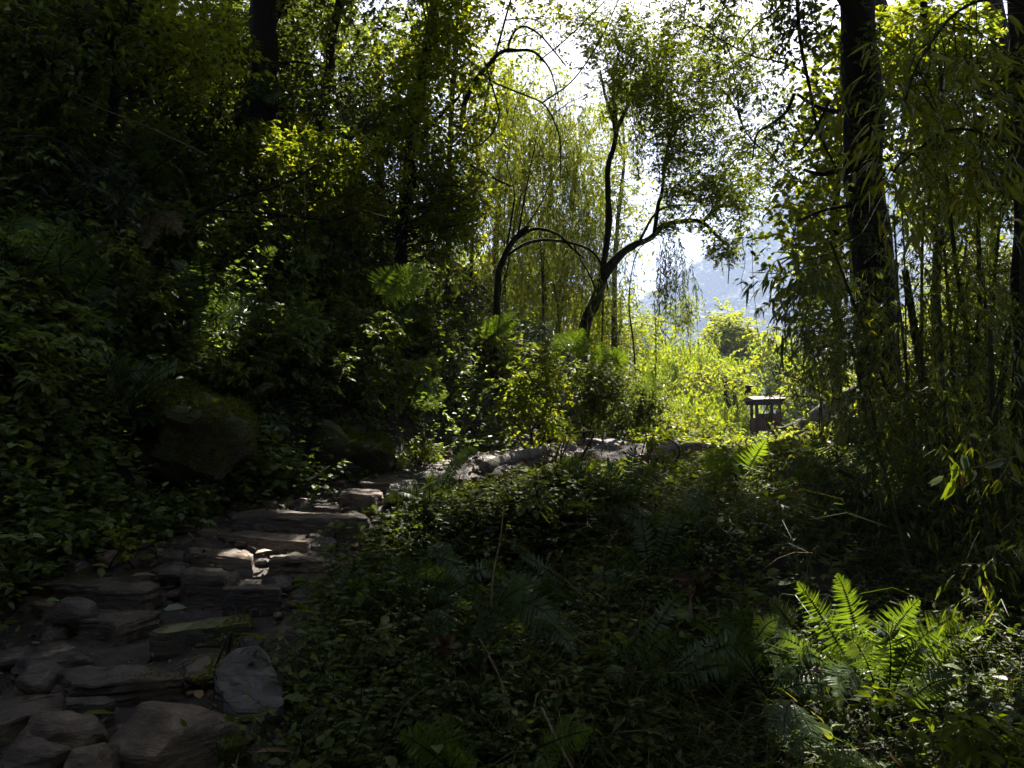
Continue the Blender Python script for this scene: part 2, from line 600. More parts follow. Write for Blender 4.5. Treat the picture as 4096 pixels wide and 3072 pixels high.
LM = {
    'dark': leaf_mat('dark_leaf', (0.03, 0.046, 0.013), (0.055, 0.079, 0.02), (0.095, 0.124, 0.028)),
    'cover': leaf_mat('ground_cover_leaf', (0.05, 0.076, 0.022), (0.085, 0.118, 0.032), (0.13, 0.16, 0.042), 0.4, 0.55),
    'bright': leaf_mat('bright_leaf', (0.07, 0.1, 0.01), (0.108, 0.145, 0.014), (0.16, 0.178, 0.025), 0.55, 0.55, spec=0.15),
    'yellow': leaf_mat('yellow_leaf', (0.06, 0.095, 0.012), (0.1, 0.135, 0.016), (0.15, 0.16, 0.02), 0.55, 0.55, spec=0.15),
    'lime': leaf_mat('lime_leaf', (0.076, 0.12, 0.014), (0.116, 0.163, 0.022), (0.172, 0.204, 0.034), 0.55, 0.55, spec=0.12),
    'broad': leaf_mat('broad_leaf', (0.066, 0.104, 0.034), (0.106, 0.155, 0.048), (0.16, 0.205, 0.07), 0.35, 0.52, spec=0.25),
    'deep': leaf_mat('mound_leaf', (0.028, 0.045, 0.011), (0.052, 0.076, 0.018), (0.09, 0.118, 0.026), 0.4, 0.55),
    'bamboo': leaf_mat('bamboo_leaf', (0.044, 0.066, 0.012), (0.078, 0.103, 0.018), (0.14, 0.145, 0.024), 0.5, 0.42),
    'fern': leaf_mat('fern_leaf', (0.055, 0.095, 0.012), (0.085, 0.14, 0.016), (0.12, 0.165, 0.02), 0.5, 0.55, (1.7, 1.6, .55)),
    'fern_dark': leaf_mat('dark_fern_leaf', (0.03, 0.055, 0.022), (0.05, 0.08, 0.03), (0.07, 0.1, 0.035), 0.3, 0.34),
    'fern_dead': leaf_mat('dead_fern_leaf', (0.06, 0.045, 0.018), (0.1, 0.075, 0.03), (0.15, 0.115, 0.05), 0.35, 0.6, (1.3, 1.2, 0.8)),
    'pale': leaf_mat('pale_leaf', (0.06, 0.085, 0.05), (0.1, 0.13, 0.08), (0.16, 0.19, 0.12), 0.35, 0.4, (1.2, 1.3, 0.8)),
    'grass': leaf_mat('grass_blade', (0.026, 0.05, 0.01), (0.05, 0.085, 0.015), (0.12, 0.115, 0.032), 0.45, 0.45),
    'dead': leaf_mat('dead_leaf', (0.035, 0.022, 0.014), (0.085, 0.05, 0.028), (0.2, 0.13, 0.06), 0.2, 0.5, (1.2, 1.0, 0.7)),
    'moss': leaf_mat('moss_tuft', (0.045, 0.058, 0.008), (0.085, 0.1, 0.013), (0.14, 0.15, 0.018), 0.3, 0.8, spec=0.1),
}
BK = {
    'dark': bark_mat('dark_bark', (0.007, 0.0055, 0.0045), (0.03, 0.022, 0.016), (0.018, 0.026, 0.008), mossy=0.3),
    'moss': bark_mat('mossy_bark', (0.012, 0.009, 0.006), (0.045, 0.033, 0.024), mossy=0.6),
    'twig': bark_mat('twig_bark', (0.022, 0.017, 0.012), (0.06, 0.046, 0.03), mossy=0.2),
    'pale': bark_mat('weathered_wood', (0.09, 0.078, 0.066), (0.25, 0.225, 0.2), (0.07, 0.085, 0.03), 0.1, 5),
    'log': bark_mat('weathered_log', (0.045, 0.036, 0.028), (0.15, 0.125, 0.1), (0.035, 0.045, 0.015), 0.4, 5),
    'cane': bark_mat('dry_cane', (0.11, 0.08, 0.045), (0.26, 0.2, 0.12), mossy=0.0),
    'culm': bark_mat('bamboo_culm', (0.02, 0.028, 0.01), (0.05, 0.06, 0.02), (0.045, 0.035, 0.015), 0.4, 2),
    'rachis': bark_mat('fern_stalk', (0.012, 0.009, 0.005), (0.04, 0.03, 0.015), mossy=0.1),
}
ST = {
    'grey': stone_mat('grey_schist', (0.034, 0.026, 0.018), (0.088, 0.067, 0.048), (0.18, 0.14, 0.1), 0.0, 0.85),
    'tan': stone_mat('tan_schist', (0.06, 0.044, 0.029), (0.15, 0.112, 0.076), (0.29, 0.222, 0.155), 0.0, 0.75, (0.5, 0.2, 0.6)),
    'blue': stone_mat('blue_grey_slate', (0.05, 0.049, 0.046), (0.095, 0.094, 0.09), (0.165, 0.162, 0.155), 0.0, 0.7, (0.9, 0.2, 0.3)),
    'mossy': stone_mat('mossy_stone', (0.04, 0.036, 0.03), (0.09, 0.08, 0.066), (0.15, 0.135, 0.11), 0.6, 0.4),
    'moss': stone_mat('moss_covered_stone', (0.03, 0.026, 0.02), (0.07, 0.06, 0.045), (0.11, 0.1, 0.075), 1.0, 0.1),
    'wet': stone_mat('wet_dark_stone', (0.022, 0.018, 0.014), (0.056, 0.045, 0.035), (0.115, 0.094, 0.074), 0.0, 1.0),
}
M_SOIL = plain_noise_mat('forest_soil', [(0.3, (0.01, 0.008, 0.005)), (0.6, (0.024, 0.019, 0.012)), (0.8, (0.032, 0.032, 0.012))], 3.0, 0.9)
M_PATH = plain_noise_mat('trodden_dirt', [(0.3, (0.014, 0.0105, 0.008)), (0.55, (0.042, 0.031, 0.023)), (0.85, (0.16, 0.125, 0.095))], 11.0, 0.75, 0.9, 0.05, spec=0.4)
# ================================================================== the setting
def grid_mesh(xs, ys, zf):
    X, Y = np.meshgrid(xs, ys)
    Z = zf(X, Y)
    nx, ny = len(xs), len(ys)
    i = np.arange(ny - 1)[:, None] * nx + np.arange(nx - 1)[None]
    f = np.stack([np.stack([i, i + 1, i + nx + 1], -1), np.stack([i, i + nx + 1, i + nx], -1)], 2).reshape(-1, 3)
    return np.stack([X, Y, Z], -1).reshape(-1, 3), f


def graded(a, b, core0, core1, step, grow=1.12):
    mid = list(np.arange(core0, core1 + step / 2, step))
    s, hi = step, []
    x = core1
    while x < b:
        s *= grow
        x += s
        hi.append(x)
    s, lo = step, []
    x = core0
    while x > a:
        s *= grow
        x -= s
        lo.append(x)
    return np.array(lo[::-1] + mid + hi)


mb = MB()
mb.add(*grid_mesh(graded(-1500, 1500, -14, 14, 0.14), graded(-300, 2600, 1.5, 32, 0.14), hgt))
tag(mb.build('ground', M_SOIL, smooth=True), kind='structure')

# the trodden path: a sheet just above the ground
ts = np.arange(-6, 32, 0.1)
xc, hw = np.interp(ts, PY, PX), np.interp(ts, PY, PW)
na = 19
vv = []
for k, a in enumerate(np.linspace(-1, 1, na)):
    x = xc + a * (hw + 0.12 + 0.12 * vnoise(np.stack([ts, 0 * ts + a, 0 * ts], -1), 1.7, 4))
    p3 = np.stack([x, ts, 0 * ts], -1)
    edge = 1 - abs(a) ** 6
    vv.append(np.stack([x, ts, hgt(x, ts) + 0.03 * edge + 0.045 * fbm(p3, 4.0, 8, 4) * edge - 0.03 * (1 - edge)], -1))
V = np.stack(vv, 1).reshape(-1, 3)
i = np.arange(len(ts) - 1)[:, None] * na + np.arange(na - 1)[None]
f = np.stack([np.stack([i, i + 1, i + na + 1], -1), np.stack([i, i + na + 1, i + na], -1)], 2).reshape(-1, 3)
mb = MB()
mb.add(V, f)
tag(mb.build('path', M_PATH, smooth=True), kind='structure')

# the trickle of water at the left edge of the steps
m_w, t_, b_, _o = new_mat('shallow_water')
b_.inputs['Base Color'].default_value = (0.03, 0.028, 0.024, 1)
b_.inputs['Roughness'].default_value = 0.06
b_.inputs['IOR'].default_value = 1.33
bump(t_, b_, tex_noise(t_, 9, 4, 0.6, coords(t_)), 0.5, 0.03)
wl = spline([P(-40, 612, 6.5), P(2, 640, 5.6), P(10, 664, 5.0), P(12, 684, 4.55), P(20, 720, 4.1), P(60, 790, 3.5)], 60)
wl[:, 2] = np.minimum.accumulate(hgt(wl[:, 0], wl[:, 1], False) - 0.045)
vv = []
for a in np.linspace(-1, 1, 9):
    q = wl.copy()
    q[:, 0] += a * (0.22 + 0.08 * np.sin(np.arange(60) * 0.7))
    q[:, 2] += 0.012 * fbm(q, 5, 2)
    vv.append(q)
V = np.stack(vv, 1).reshape(-1, 3)
i = np.arange(59)[:, None] * 9 + np.arange(8)[None]
f = np.stack([np.stack([i, i + 1, i + 10], -1), np.stack([i, i + 10, i + 9], -1)], 2).reshape(-1, 3)
mb = MB()
mb.add(V, f)
tag(mb.build('stream', m_w, smooth=True), kind='structure')

# ------------------------------------------------------------------ the far mountains
M_MTN = plain_noise_mat('forest_floor_far', [(0.3, (0.02, 0.03, 0.012)), (0.7, (0.05, 0.065, 0.025))], 0.05, 0.9)


def ridge_z(x, y, y0, y1, hm, amp, seed):
    p = np.stack([x, y, 0 * x], -1)
    H = hm(x) + amp * 0.6 * fbm(p * np.array([1, 0, 0]), 0.01, seed)
    t = np.clip((y - y0) / (y1 - y0), 0, 1.6)
    prof = np.where(t < 1, t, 2 - t)
    z = -90 + (H + 90) * prof
    return z + amp * 1.2 * fbm(p, 0.012, seed + 2) * sst(t, 0, 0.3)


def hm1(x):
    return np.clip(167 + 0.6 * (x - 183), -60, 300)


def hm2(x):
    return np.clip(345 + 0.62 * (x - 420), 20, 300)


mb = MB()
z1 = lambda x, y: ridge_z(x, y, 300, 900, hm1, 22, 1)
mb.add(*grid_mesh(np.arange(-100, 1100, 12.0), np.arange(290, 1200, 12.0), z1))
hill1 = mb.build('mountain', M_MTN, smooth=True)
tag(hill1, kind='structure')
mb = MB()
z2 = lambda x, y: ridge_z(x, y, 1100, 1900, hm2, 40, 6)
mb.add(*grid_mesh(np.arange(-400, 2000, 25.0), np.arange(1090, 2400, 25.0), z2))
tag(mb.build('mountain', M_MTN, smooth=True), kind='structure')


def ico(sub):
    import bmesh
    bm = bmesh.new()
    bmesh.ops.create_icosphere(bm, subdivisions=sub, radius=1)
    v = np.array([x.co[:] for x in bm.verts])
    f = np.array([[a.index for a in q.verts] for q in bm.faces])
    bm.free()
    return v, f


IV, IF = ico(1)
m_far = plain_noise_mat('far_crowns', [(0.25, (0.03, 0.05, 0.016)), (0.75, (0.1, 0.12, 0.04))], 0.35, 0.9, 1.0, 1.5)
t_ = m_far.node_tree
b_ = t_.nodes['Principled BSDF']
a_ = t_.nodes.new('ShaderNodeAttribute')
a_.attribute_name = 'tone'
hue = ramp(t_, [(0.0, (0.04, 0.06, 0.02)), (0.55, (0.085, 0.11, 0.035)), (0.85, (0.14, 0.145, 0.045)), (1.0, (0.15, 0.12, 0.06))], a_.outputs['Fac'])
t_.links.new(mixc(t_, hue, ramp(t_, [(0.25, (0.5, 0.5, 0.5)), (0.75, (1.3, 1.3, 1.3))], tex_noise(t_, 0.5, 6, 0.7, coords(t_))), 1.0, 'MULTIPLY'), b_.inputs['Base Color'])
mb = MB()
n = 16000
x, y = uni(60, 620, n), 310 + 640 * rnd(n) ** 1.3
ok = (x > y * 0.16) & (x < y * 0.50)
x, y = x[ok], y[ok]
n = len(x)
r = uni(2.2, 4.6, n)
cz = z1(x, y) + r * 0.5
c = np.stack([x, y, cz], -1)
sq = np.stack([uni(0.8, 1.2, n), uni(0.8, 1.2, n), uni(0.75, 1.25, n)], -1)
v = IV[None] * (1 + 0.32 * (vnoise(IV[None] * 2.3 + c[:, None] * 0.37, 1.0, 3))[..., None])
v = v + 0.10 * rng.standard_normal(v.shape)
v = c[:, None] + v * (r[:, None] * sq)[:, None]
ff = IF[None] + (np.arange(n) * len(IV))[:, None, None]
mb.add(v, ff, 0, np.repeat(np.clip(0.45 + 0.28 * rng.standard_normal(n) + 0.25 * vnoise(c, 0.02, 5), 0, 1), len(IV)))
tag(mb.build('distant_forest', m_far), 'hazy forest covering the mountainside across the valley', 'forest', kind='stuff')

# ------------------------------------------------------------------ the valley haze
mh = bpy.data.materials.new('valley_haze')
mh.use_nodes = True
t_ = mh.node_tree
t_.nodes.remove(t_.nodes['Principled BSDF'])
pv = t_.nodes.new('ShaderNodeVolumePrincipled')
pv.inputs['Color'].default_value = (0.44, 0.55, 0.8, 1)
pv.inputs['Density'].default_value = HAZE
pv.inputs['Anisotropy'].default_value = 0.0
t_.links.new(pv.outputs[0], t_.nodes['Material Output'].inputs['Volume'])
bx = np.array([[a, b, c] for a in (-1700, 2200) for b in (-320, 2700) for c in (-140, 400)], float)
bf = [[0, 1, 3], [0, 3, 2], [4, 6, 7], [4, 7, 5], [0, 4, 5], [0, 5, 1], [2, 3, 7], [2, 7, 6], [0, 2, 6], [0, 6, 4], [1, 5, 7], [1, 7, 3]]
if HAZE > 0:
    mb = MB()
    mb.add(bx, bf)
    tag(mb.build('haze', mh), 'pale haze hanging in the valley air', 'haze', kind='stuff')
# ================================================================== stones
IV4, IF4 = ico(4)


def boulder(name, label, c, dim, mat, box=3.0, rot=(0, 0, 0), chops=7, seed=0, noise=0.10, group=None, cut=(0.72, 0.95), mossy=0, cat=None, planes=(), msize=1.0):
    """a stone: rounded box with broken facets and a rough skin; c = centre"""
    r_ = np.random.default_rng(seed + 100)
    n = IV4
    rr = (np.abs(n) ** box).sum(1) ** (-1 / box)
    v = n * rr[:, None]
    for _ in range(chops):
        d = unit(r_.standard_normal(3) * np.array([1, 1, 0.8]))
        h = np.abs(d).sum() ** 0.6 * r_.uniform(*cut)
        s = v @ d - h
        v = v - np.where(s > 0, s * 0.93, 0)[:, None] * d
    for (px_, py_, pz_, h) in planes:
        d = unit(np.array([px_, py_, pz_], float))
        s = v @ d - h
        v = v - np.where(s > 0, s * 0.96, 0)[:, None] * d
    v = v * np.asarray(dim) / 2
    sc = max(dim)
    q = v / sc
    nn = unit(n)
    lay = vnoise(q * np.array([1, 1, 6.0]), 3.0, seed + 1)
    v = v + nn * (sc * noise * 0.35 * (fbm(q, 3.0, seed) + 0.45 * lay))[:, None] + nn * (sc * noise * 0.07 * fbm(q, 14.0, seed + 2))[:, None]
    M = np.array(mathutils.Euler(rot).to_matrix())
    v = v @ M.T + np.asarray(c)
    mb = MB()
    mb.add(v, IF4)
    o = mb.build(name, mat, smooth=True, loc=c)
    o.data.set_sharp_from_angle(angle=math.radians(28))
    tag(o, label, cat or name.replace('_', ' ').split()[-1], group)
    if mossy:
        fn = np.cross(v[IF4[:, 1]] - v[IF4[:, 0]], v[IF4[:, 2]] - v[IF4[:, 0]])
        ar = np.linalg.norm(fn, axis=1)
        fn = unit(fn)
        ce = v[IF4].mean(1)
        wgt = ar * np.clip(fn[:, 2] + 0.55, 0.0, 1) * (fbm(ce, 3.5 / sc, seed + 5) > -0.15)
        k = np.random.default_rng(seed).choice(len(ce), int(mossy), p=wgt / wgt.sum())
        mm = MB()
        p = ce[k] + rng.standard_normal((len(k), 3)) * sc * 0.012
        leaves(mm, p, unit(fn[k] + rng.standard_normal((len(k), 3)) * 0.6), rng.standard_normal((len(k), 3)), msize * uni(0.007, 0.02, len(k)), msize * uni(0.004, 0.010, len(k)), 'diamond', cull=False)
        mm.build('moss', LM['moss'], o)
    return o


def build_child_fix(o):
    return o


def stone_px(name, label, u0, u1, v0, v1, hf, mat, seed, box=4.0, rot=(0, 0, 0), d=None, sink=0.25, group=None, chops=9, noise=0.13, mossy=0, dymax=1.4, cut=(0.66, 0.95)):
    """stone that shows between u0..u1 and v0..v1; hf = share of the height taken by its front face"""
    uc = (u0 + u1) / 2
    if d is None:
        d = ground_hit(uc, v1)[1]
    b = P(uc, v1, d)
    z0 = b[2]
    vf = v1 - (v1 - v0) * hf
    zt = P(uc, vf, d)[2]
    k = P(uc, v0, 1.0)[2] - CAM[2]
    dy = (zt - CAM[2]) / k - d if k < -0.01 else 1.0
    dy = float(np.clip(dy, 0.25, dymax))
    wx = (u1 - u0) * d / FPX * (1 + 0.5 * dy / d * 0.3)
    h = (zt - z0) * (1 + sink)
    c = P(uc, v1, d) + np.array([0, dy / 2, 0])
    c[0] = P(uc, v1, d + dy * 0.35)[0]
    c[2] = zt - h / 2
    return boulder(name, label, c, (wx * 1.04, dy * 1.05, h), mat, box, rot, chops, seed, noise, group, mossy=mossy, cut=cut)



def slab(name, label, top, vb, mat, seed, nrm=(0, 0, 1), ref=None, flare=0.06, rough=0.05, group=None, d=None, under=0.55, mossy=0, K=0.18083):
    """block or slab with a traced top face lying on its own plane; vb = picture height of the foot of its front face"""
    r_ = np.random.default_rng(seed)
    T = np.array(top, float)
    if K:
        T = np.stack([T[:, 0] * K, 470 + T[:, 1] * K], -1)
        vb = 470 + vb * K
    ui = T[:, 0].mean() if ref is None else ref
    vf = T[:, 1].max()
    if d is None:
        d = ground_hit(ui, vb)[1]
    p0 = P(ui, vf, d)
    nrm = unit(np.asarray(nrm, float))
    ray = P(T[:, 0], T[:, 1], np.ones(len(T))) - CAM
    t = ((p0 - CAM) @ nrm) / (ray @ nrm)
    Q = CAM + ray * t[:, None]
    h = max(p0[2] - P(ui, vb, d)[2], 0.05) * (1 + under) + 0.05
    # outline, resampled with small corners and chips
    q = np.vstack([Q, Q[:1]])
    s = np.concatenate([[0], np.cumsum(np.linalg.norm(np.diff(q, axis=0), axis=1))])
    n = 88
    ss = np.linspace(0, s[-1], n, endpoint=False)
    O = np.stack([np.interp(ss, s, q[:, k]) for k in range(3)], -1)
    O = (np.roll(O, 1, 0) + 2 * O + np.roll(O, -1, 0)) / 4
    ce = O.mean(0)
    size = np.linalg.norm(O - ce, axis=1).mean()
    out = unit(O - ce)
    O = O + out * (size * 0.07 * fbm(O / size, 2.6, seed) + size * .02 * vnoise(O / size, 11, seed))[:, None]
    rings, dn = [], np.array([0, 0, -1.0])
    for a in (0.0, .18, .36, .54, .7, .83, .93):
        rings.append(ce + (O - ce) * a)
    rings.append(O + nrm * -0.004)
    rings.append(O + out * size * .012 - nrm * 0.018)
    for a in np.linspace(.1, 1, 11):
        rings.append(O + out * size * (flare * math.sin(a * 2.6) - .04 * a) + dn * h * a)
    V = np.concatenate(rings)
    m = len(rings)
    q = V / size
    topk = np.arange(m * n) < 7 * n
    side = np.concatenate([np.zeros((9 * n, 3))] + [out] * 11)
    lay = vnoise(q * np.array([.6, .6, 9.0]), 1.6, seed + 4)
    V = V + nrm * (np.where(topk, 1, .3) * rough * size * (fbm(q, 1.7, seed + 1) * .8 + .25 * fbm(q, 7, seed + 2)))[:, None]
    V = V + side * (size * rough * (1.1 * fbm(q, 2.2, seed + 3) + .9 * lay))[:, None]
    i = np.arange(m - 1)[:, None] * n
    j = np.arange(n)[None]
    j2 = (j + 1) % n
    F = np.stack([np.stack([i + j, i + n + j, i + n + j2], -1), np.stack([i + j, i + n + j2, i + j2], -1)], 2).reshape(-1, 3)
    mb = MB()
    mb.add(V, F)
    loc = np.array([ce[0], ce[1], ce[2] - h])
    o = mb.build(name, mat, smooth=True, loc=loc)
    fn = np.cross(V[F[:, 1]] - V[F[:, 0]], V[F[:, 2]] - V[F[:, 0]])
    if (fn[7 * n * 2:] * np.repeat(np.tile(out, (m - 8, 1)), 2, 0)[:len(fn[7 * n * 2:])]).sum() < 0:
        o.data.flip_normals()
        fn = -fn
    o.data.set_sharp_from_angle(angle=math.radians(32))
    tag(o, label, name.replace('_', ' ').split()[-1], group)
    if mossy:
        ar = np.linalg.norm(fn, axis=1)
        fn = unit(fn)
        cc = V[F].mean(1)
        w = ar * ((cc[:, 0] > ce[0] + size * .45) * 1.0 + .04) * np.clip(fn[:, 2] + .8, 0, 1)
        k = r_.choice(len(cc), int(mossy), p=w / w.sum())
        mm = MB()
        leaves(mm, cc[k] + r_.standard_normal((len(k), 3)) * size * .02, unit(fn[k] + r_.standard_normal((len(k), 3)) * .6), r_.standard_normal((len(k), 3)), r_.uniform(.006, .016, len(k)), r_.uniform(.004, .008, len(k)), 'diamond', cull=False)
        mm.build('moss', LM['moss'], o)
    return o


G, T_, B_, MO, WE = ST['grey'], ST['tan'], ST['blue'], ST['mossy'], ST['wet']
SG = 'stones of the rough steps'
# front stones
q = P(150, 752, 3.78)
boulder('boulder', 'big angular tan boulder, largest stone in the front left foreground', q + np.array([0, .16, -.06]), (.70, .62, .60), T_, 3.2, (0, 0.06, 0), 3, 3, 0.10, cut=(.9, 1.0),
        planes=((-.30, -.55, .78, .52), (.80, -.52, .15, .55), (.1, .4, .9, .70), (-.9, .1, .3, .74), (.45, -.2, .85, .62), (-.35, -.9, -.1, .62)))
stone_px('boulder', 'rounded brown boulder lying left of the big angular tan one', 14, 103, 712, 762, 0.86, T_, 5, 2.6, (0, 0.08, -0.2), noise=0.16, sink=.6, cut=(.55, .85), chops=11)
stone_px('stone', 'smooth flat grey stone cut off by the bottom left corner', -14, 68, 746, 790, 0.8, G, 7, 3.0, sink=.6, cut=(.55, .85), chops=11)
stone_px('stone', 'small tan stone wedged at the bottom edge before the rounded boulder', 64, 114, 748, 790, 0.85, T_, 8, 2.6, sink=.6, cut=(.5, .85), chops=11)
slab('stone', 'broad wet grey slab at the left edge above the rounded boulder', [(-60,1250),(330,1230),(368,1270),(340,1332),(150,1350),(-60,1430)], 1500, G, 9, rough=.07)
stone_px('stone', 'small upright pointed stone beside the long slab at the left', 18, 58, 669, 695, 0.8, G, 10, 2.4, (0.2, 0.5, 0))
slab('stone', 'dark square stone just behind the big angular boulder', [(345,1257),(600,1250),(637,1270),(560,1294),(370,1292)], 1390, WE, 11)
slab('step_stone', 'long dark slab with a mossy right end, lowest step of the path', [(325,1110),(480,1080),(800,1085),(1000,1120),(1020,1155),(700,1165),(520,1190),(400,1180)], 1290, G, 12, mossy=900, rough=.07)
slab('stone', 'dark rounded stone left of the lowest long slab near the water', [(90,1050),(180,980),(340,945),(440,985),(480,1040),(300,1062),(150,1078)], 1140, WE, 13, rough=.1, flare=.15)
slab('step_stone', 'wide flat dark slab step with an overhanging right corner', [(435,780),(520,765),(900,775),(860,800),(640,862),(600,835),(430,830)], 950, G, 14, rough=.06)
slab('step_stone', 'long slab step with bright moss on its right end', [(825,890),(920,855),(1370,795),(1392,815),(1382,842),(920,897)], 990, MO, 15, mossy=2600)
slab('slab', 'tilted blue grey slab leaning on the bank below the mossy step', [(1200,1060),(1300,985),(1430,973),(1480,1010),(1500,1090),(1560,1180),(1572,1290),(1520,1350),(1300,1335),(1210,1180)], 1385, B_, 16, nrm=(.05, -.42, .9), rough=.06, flare=.02)
slab('stone', 'thin grey plate on the dirt left of the squared brown step', [(1720,177),(1790,162),(1892,190),(1860,213),(1740,204)], 226, G, 46)
stone_px('stone', 'brown rounded stone behind the small green plant on the steps', 184, 221, 658, 688, 0.7, T_, 17, 2.4)
slab('step_stone', 'purplish grey block step with a split striped front face', [(525,635),(620,610),(850,618),(885,640),(810,668),(545,665)], 768, G, 18)
slab('step_stone', 'low dark wide step at the left end above the split block', [(135,620),(280,560),(500,560),(665,590),(540,640),(250,625)], 708, WE, 19)
slab('step_stone', 'rounded block step standing in the middle of the stairs', [(1000,560),(1045,535),(1200,538),(1268,560),(1240,584),(1030,578)], 720, G, 20)
slab('step_stone', 'dark block step right of the rounded block at the path edge', [(1230,642),(1400,632),(1557,625),(1545,658),(1240,660)], 770, WE, 21)
slab('step_stone', 'sunlit tan step with pale worn streaks in the middle of the stairs', [(1040,424),(1290,432),(1405,462),(1390,494),(1250,474),(1055,455)], 556, T_, 22, rough=.08)
slab('step_stone', 'tan gravelly step right of the sunlit worn step', [(1490,470),(1640,460),(1800,480),(1790,503),(1620,494),(1500,495)], 590, T_, 23, rough=.1)
slab('stone', 'small dark wedge of stone left of the sunlit worn step', [(850,430),(930,432),(1015,447),(1005,490),(870,475)], 528, WE, 24)
stone_px('stone', 'sloping dark boulder below the small wedge on the stairs', 150, 187, 560, 582, 0.7, WE, 25, 2.4)
slab('step_stone', 'long thin step above the sunlit worn step, reaching the plants', [(1085,320),(1180,314),(1400,342),(1765,368),(1700,395),(1300,368),(1100,338)], 442, T_, 26)
slab('step_stone', 'long dark step at the foot of the second mossy boulder', [(1290,234),(1440,210),(1560,220),(1750,232),(2010,246),(2015,264),(1600,266),(1440,254),(1300,262)], 335, G, 27)
stone_px('stone', 'squared dark stone jutting from the retaining edge above the ivy', 287, 329, 592, 628, 0.85, WE, 28, 4.5, d=5.9)
slab('stone', 'flat brown stone beside the trickle at the far left', [(130,697),(200,690),(308,730),(290,752),(140,735)], 785, T_, 29)
stone_px('stone', 'dark sloping stone between the split block and the trickle', 52, 93, 595, 631, 0.8, WE, 30, 2.6, (0, 0.3, 0))
stone_px('stone', 'small pale boulder below the weeds at the back of the path', 98, 114, 550, 566, 0.85, T_, 31, 2.4)
slab('stone', 'flat mossy stone at the front right of the big angular boulder', [(1050,1405),(1130,1410),(1300,1460),(1370,1510),(1250,1530),(1120,1470)], 1560, MO, 32, mossy=2200)
stone_px('stone', 'dark flat stone with water running over it at the left edge', -12, 25, 644, 668, 0.5, WE, 33, 3.0)
# middle of the path
slab('step_stone', 'squared brown block step below the dark upper steps', [(1890,107),(2000,98),(2092,101),(2112,125),(2060,136),(1900,128)], 192, T_, 34)
slab('step_stone', 'thin dark slab step at the top of the stairs', [(1975,52),(2080,38),(2300,52),(2300,72),(2000,72)], 108, G, 35)
stone_px('step_stone', 'dark rough block beside the squared brown step', 385, 417, 480, 504, 0.8, WE, 36, 3.6)
stone_px('step_stone', 'uppermost dark slab step beside the smooth grey log', 414, 440, 470, 482, 0.7, G, 37, 4)
stone_px('boulder', 'rounded sunlit boulder on the path at the end of the grey log', 477, 506, 452, 468, 0.8, T_, 38, 2.6)
stone_px('stone', 'pale pointed stone on the sunlit dirt before the second mossy boulder', 393, 405, 461, 472, 0.8, T_, 39, 2.6)
stone_px('stone', 'pale low stone behind the pointed one on the sunlit dirt', 402, 415, 456, 467, 0.7, G, 40, 2.8)
stone_px('stone', 'flat weathered stone at the crest of the path', 573, 603, 439, 447, 0.6, G, 41, 3.2, d=16.5)
stone_px('stone', 'dark round stone at the foot of the far bank', 631, 646, 427, 437, 0.85, WE, 42, 2.4, d=20)
stone_px('stone', 'larger of two dark stones where the far path opens to the light', 663, 681, 425, 434, 0.85, WE, 43, 2.5, d=21)
stone_px('stone', 'smaller dark stone in front of the far pair on the path', 664, 674, 430, 437, 0.85, WE, 44, 2.5, d=20)

# mossy boulders of the bank
c = P(181, 436, ground_hit(181, 470)[1])
boulder('boulder', 'great dark moss covered boulder in the bank left of the steps', c + np.array([0, 0.25, 0]), (1.55 * c[1] / 9.2, 1.5, 1.15 * c[1] / 9.2), ST['moss'], 2.9, (0.1, 0.22, 0.25), 9, 61, 0.24, mossy=22000, cut=(0.55, 0.9), msize=2.2)
c = P(343, 449, ground_hit(343, 470)[1])
boulder('boulder', 'pointed mossy boulder where the bank meets the top of the stairs', c + np.array([0, 0.3, -0.08]), (1.12 * c[1] / 9.7, 1.1, 0.85 * c[1] / 9.7), ST['moss'], 2.3, (0.1, 0.45, 0.2), 9, 64, 0.22, mossy=11000, cut=(0.5, 0.85), msize=2.2)


# loose small stones and gravel on the path
PR = np.random.default_rng(5)
lab = 'small loose stone lying on the dirt of the path'
for k in range(90):
    y = PR.uniform(3.6, 12.5)
    x = np.interp(y, PY, PX) + PR.uniform(-0.95, 0.95) * np.interp(y, PY, PW)
    s = PR.uniform(0.03, 0.11)
    boulder('pebble', lab, (x, y, float(hgt(x, y)) + s * 0.28 + 0.03), (s * 1.3, s, s * 0.7), [G, T_, WE, B_][k % 4], 2.5, (0, 0, PR.uniform(0, 3)), 5, 200 + k, 0.12, group='loose stones on the path', cat='stone')
boulder('pebble', 'palm sized pale pebble beside the dry leaf on the sunlit step', P(263, 567, ground_hit(263, 567)[1]) + np.array([0, 0, 0.03]), (0.14, 0.1, 0.08), T_, 2.4, (0, 0, 0.5), 5, 301, cat='stone')

lab = 'angular fist to head sized rock among the rubble edging the steps'
for k in range(34):
    y = PR.uniform(3.5, 11.0)
    sg = -1 if k % 3 else 1
    x = np.interp(y, PY, PX) + sg * PR.uniform(0.55, 1.08) * np.interp(y, PY, PW)
    if k % 5 == 0:
        x = np.interp(y, PY, PX) + PR.uniform(-.9, .5) * np.interp(y, PY, PW)
    s = PR.uniform(0.10, 0.22) * (1 if y < 8 else .7)
    boulder('rock', lab, (x, y, float(hgt(x, y)) + s * 0.15 + 0.02), (s * 1.35, s, s * 0.8), [G, T_, WE, WE, WE][k % 5], 3.0, (PR.uniform(-.3, .3), PR.uniform(-.3, .3), PR.uniform(0, 3)), 8, 300 + k, 0.14, group='rubble edging the steps', cat='rock', cut=(.6, .9))

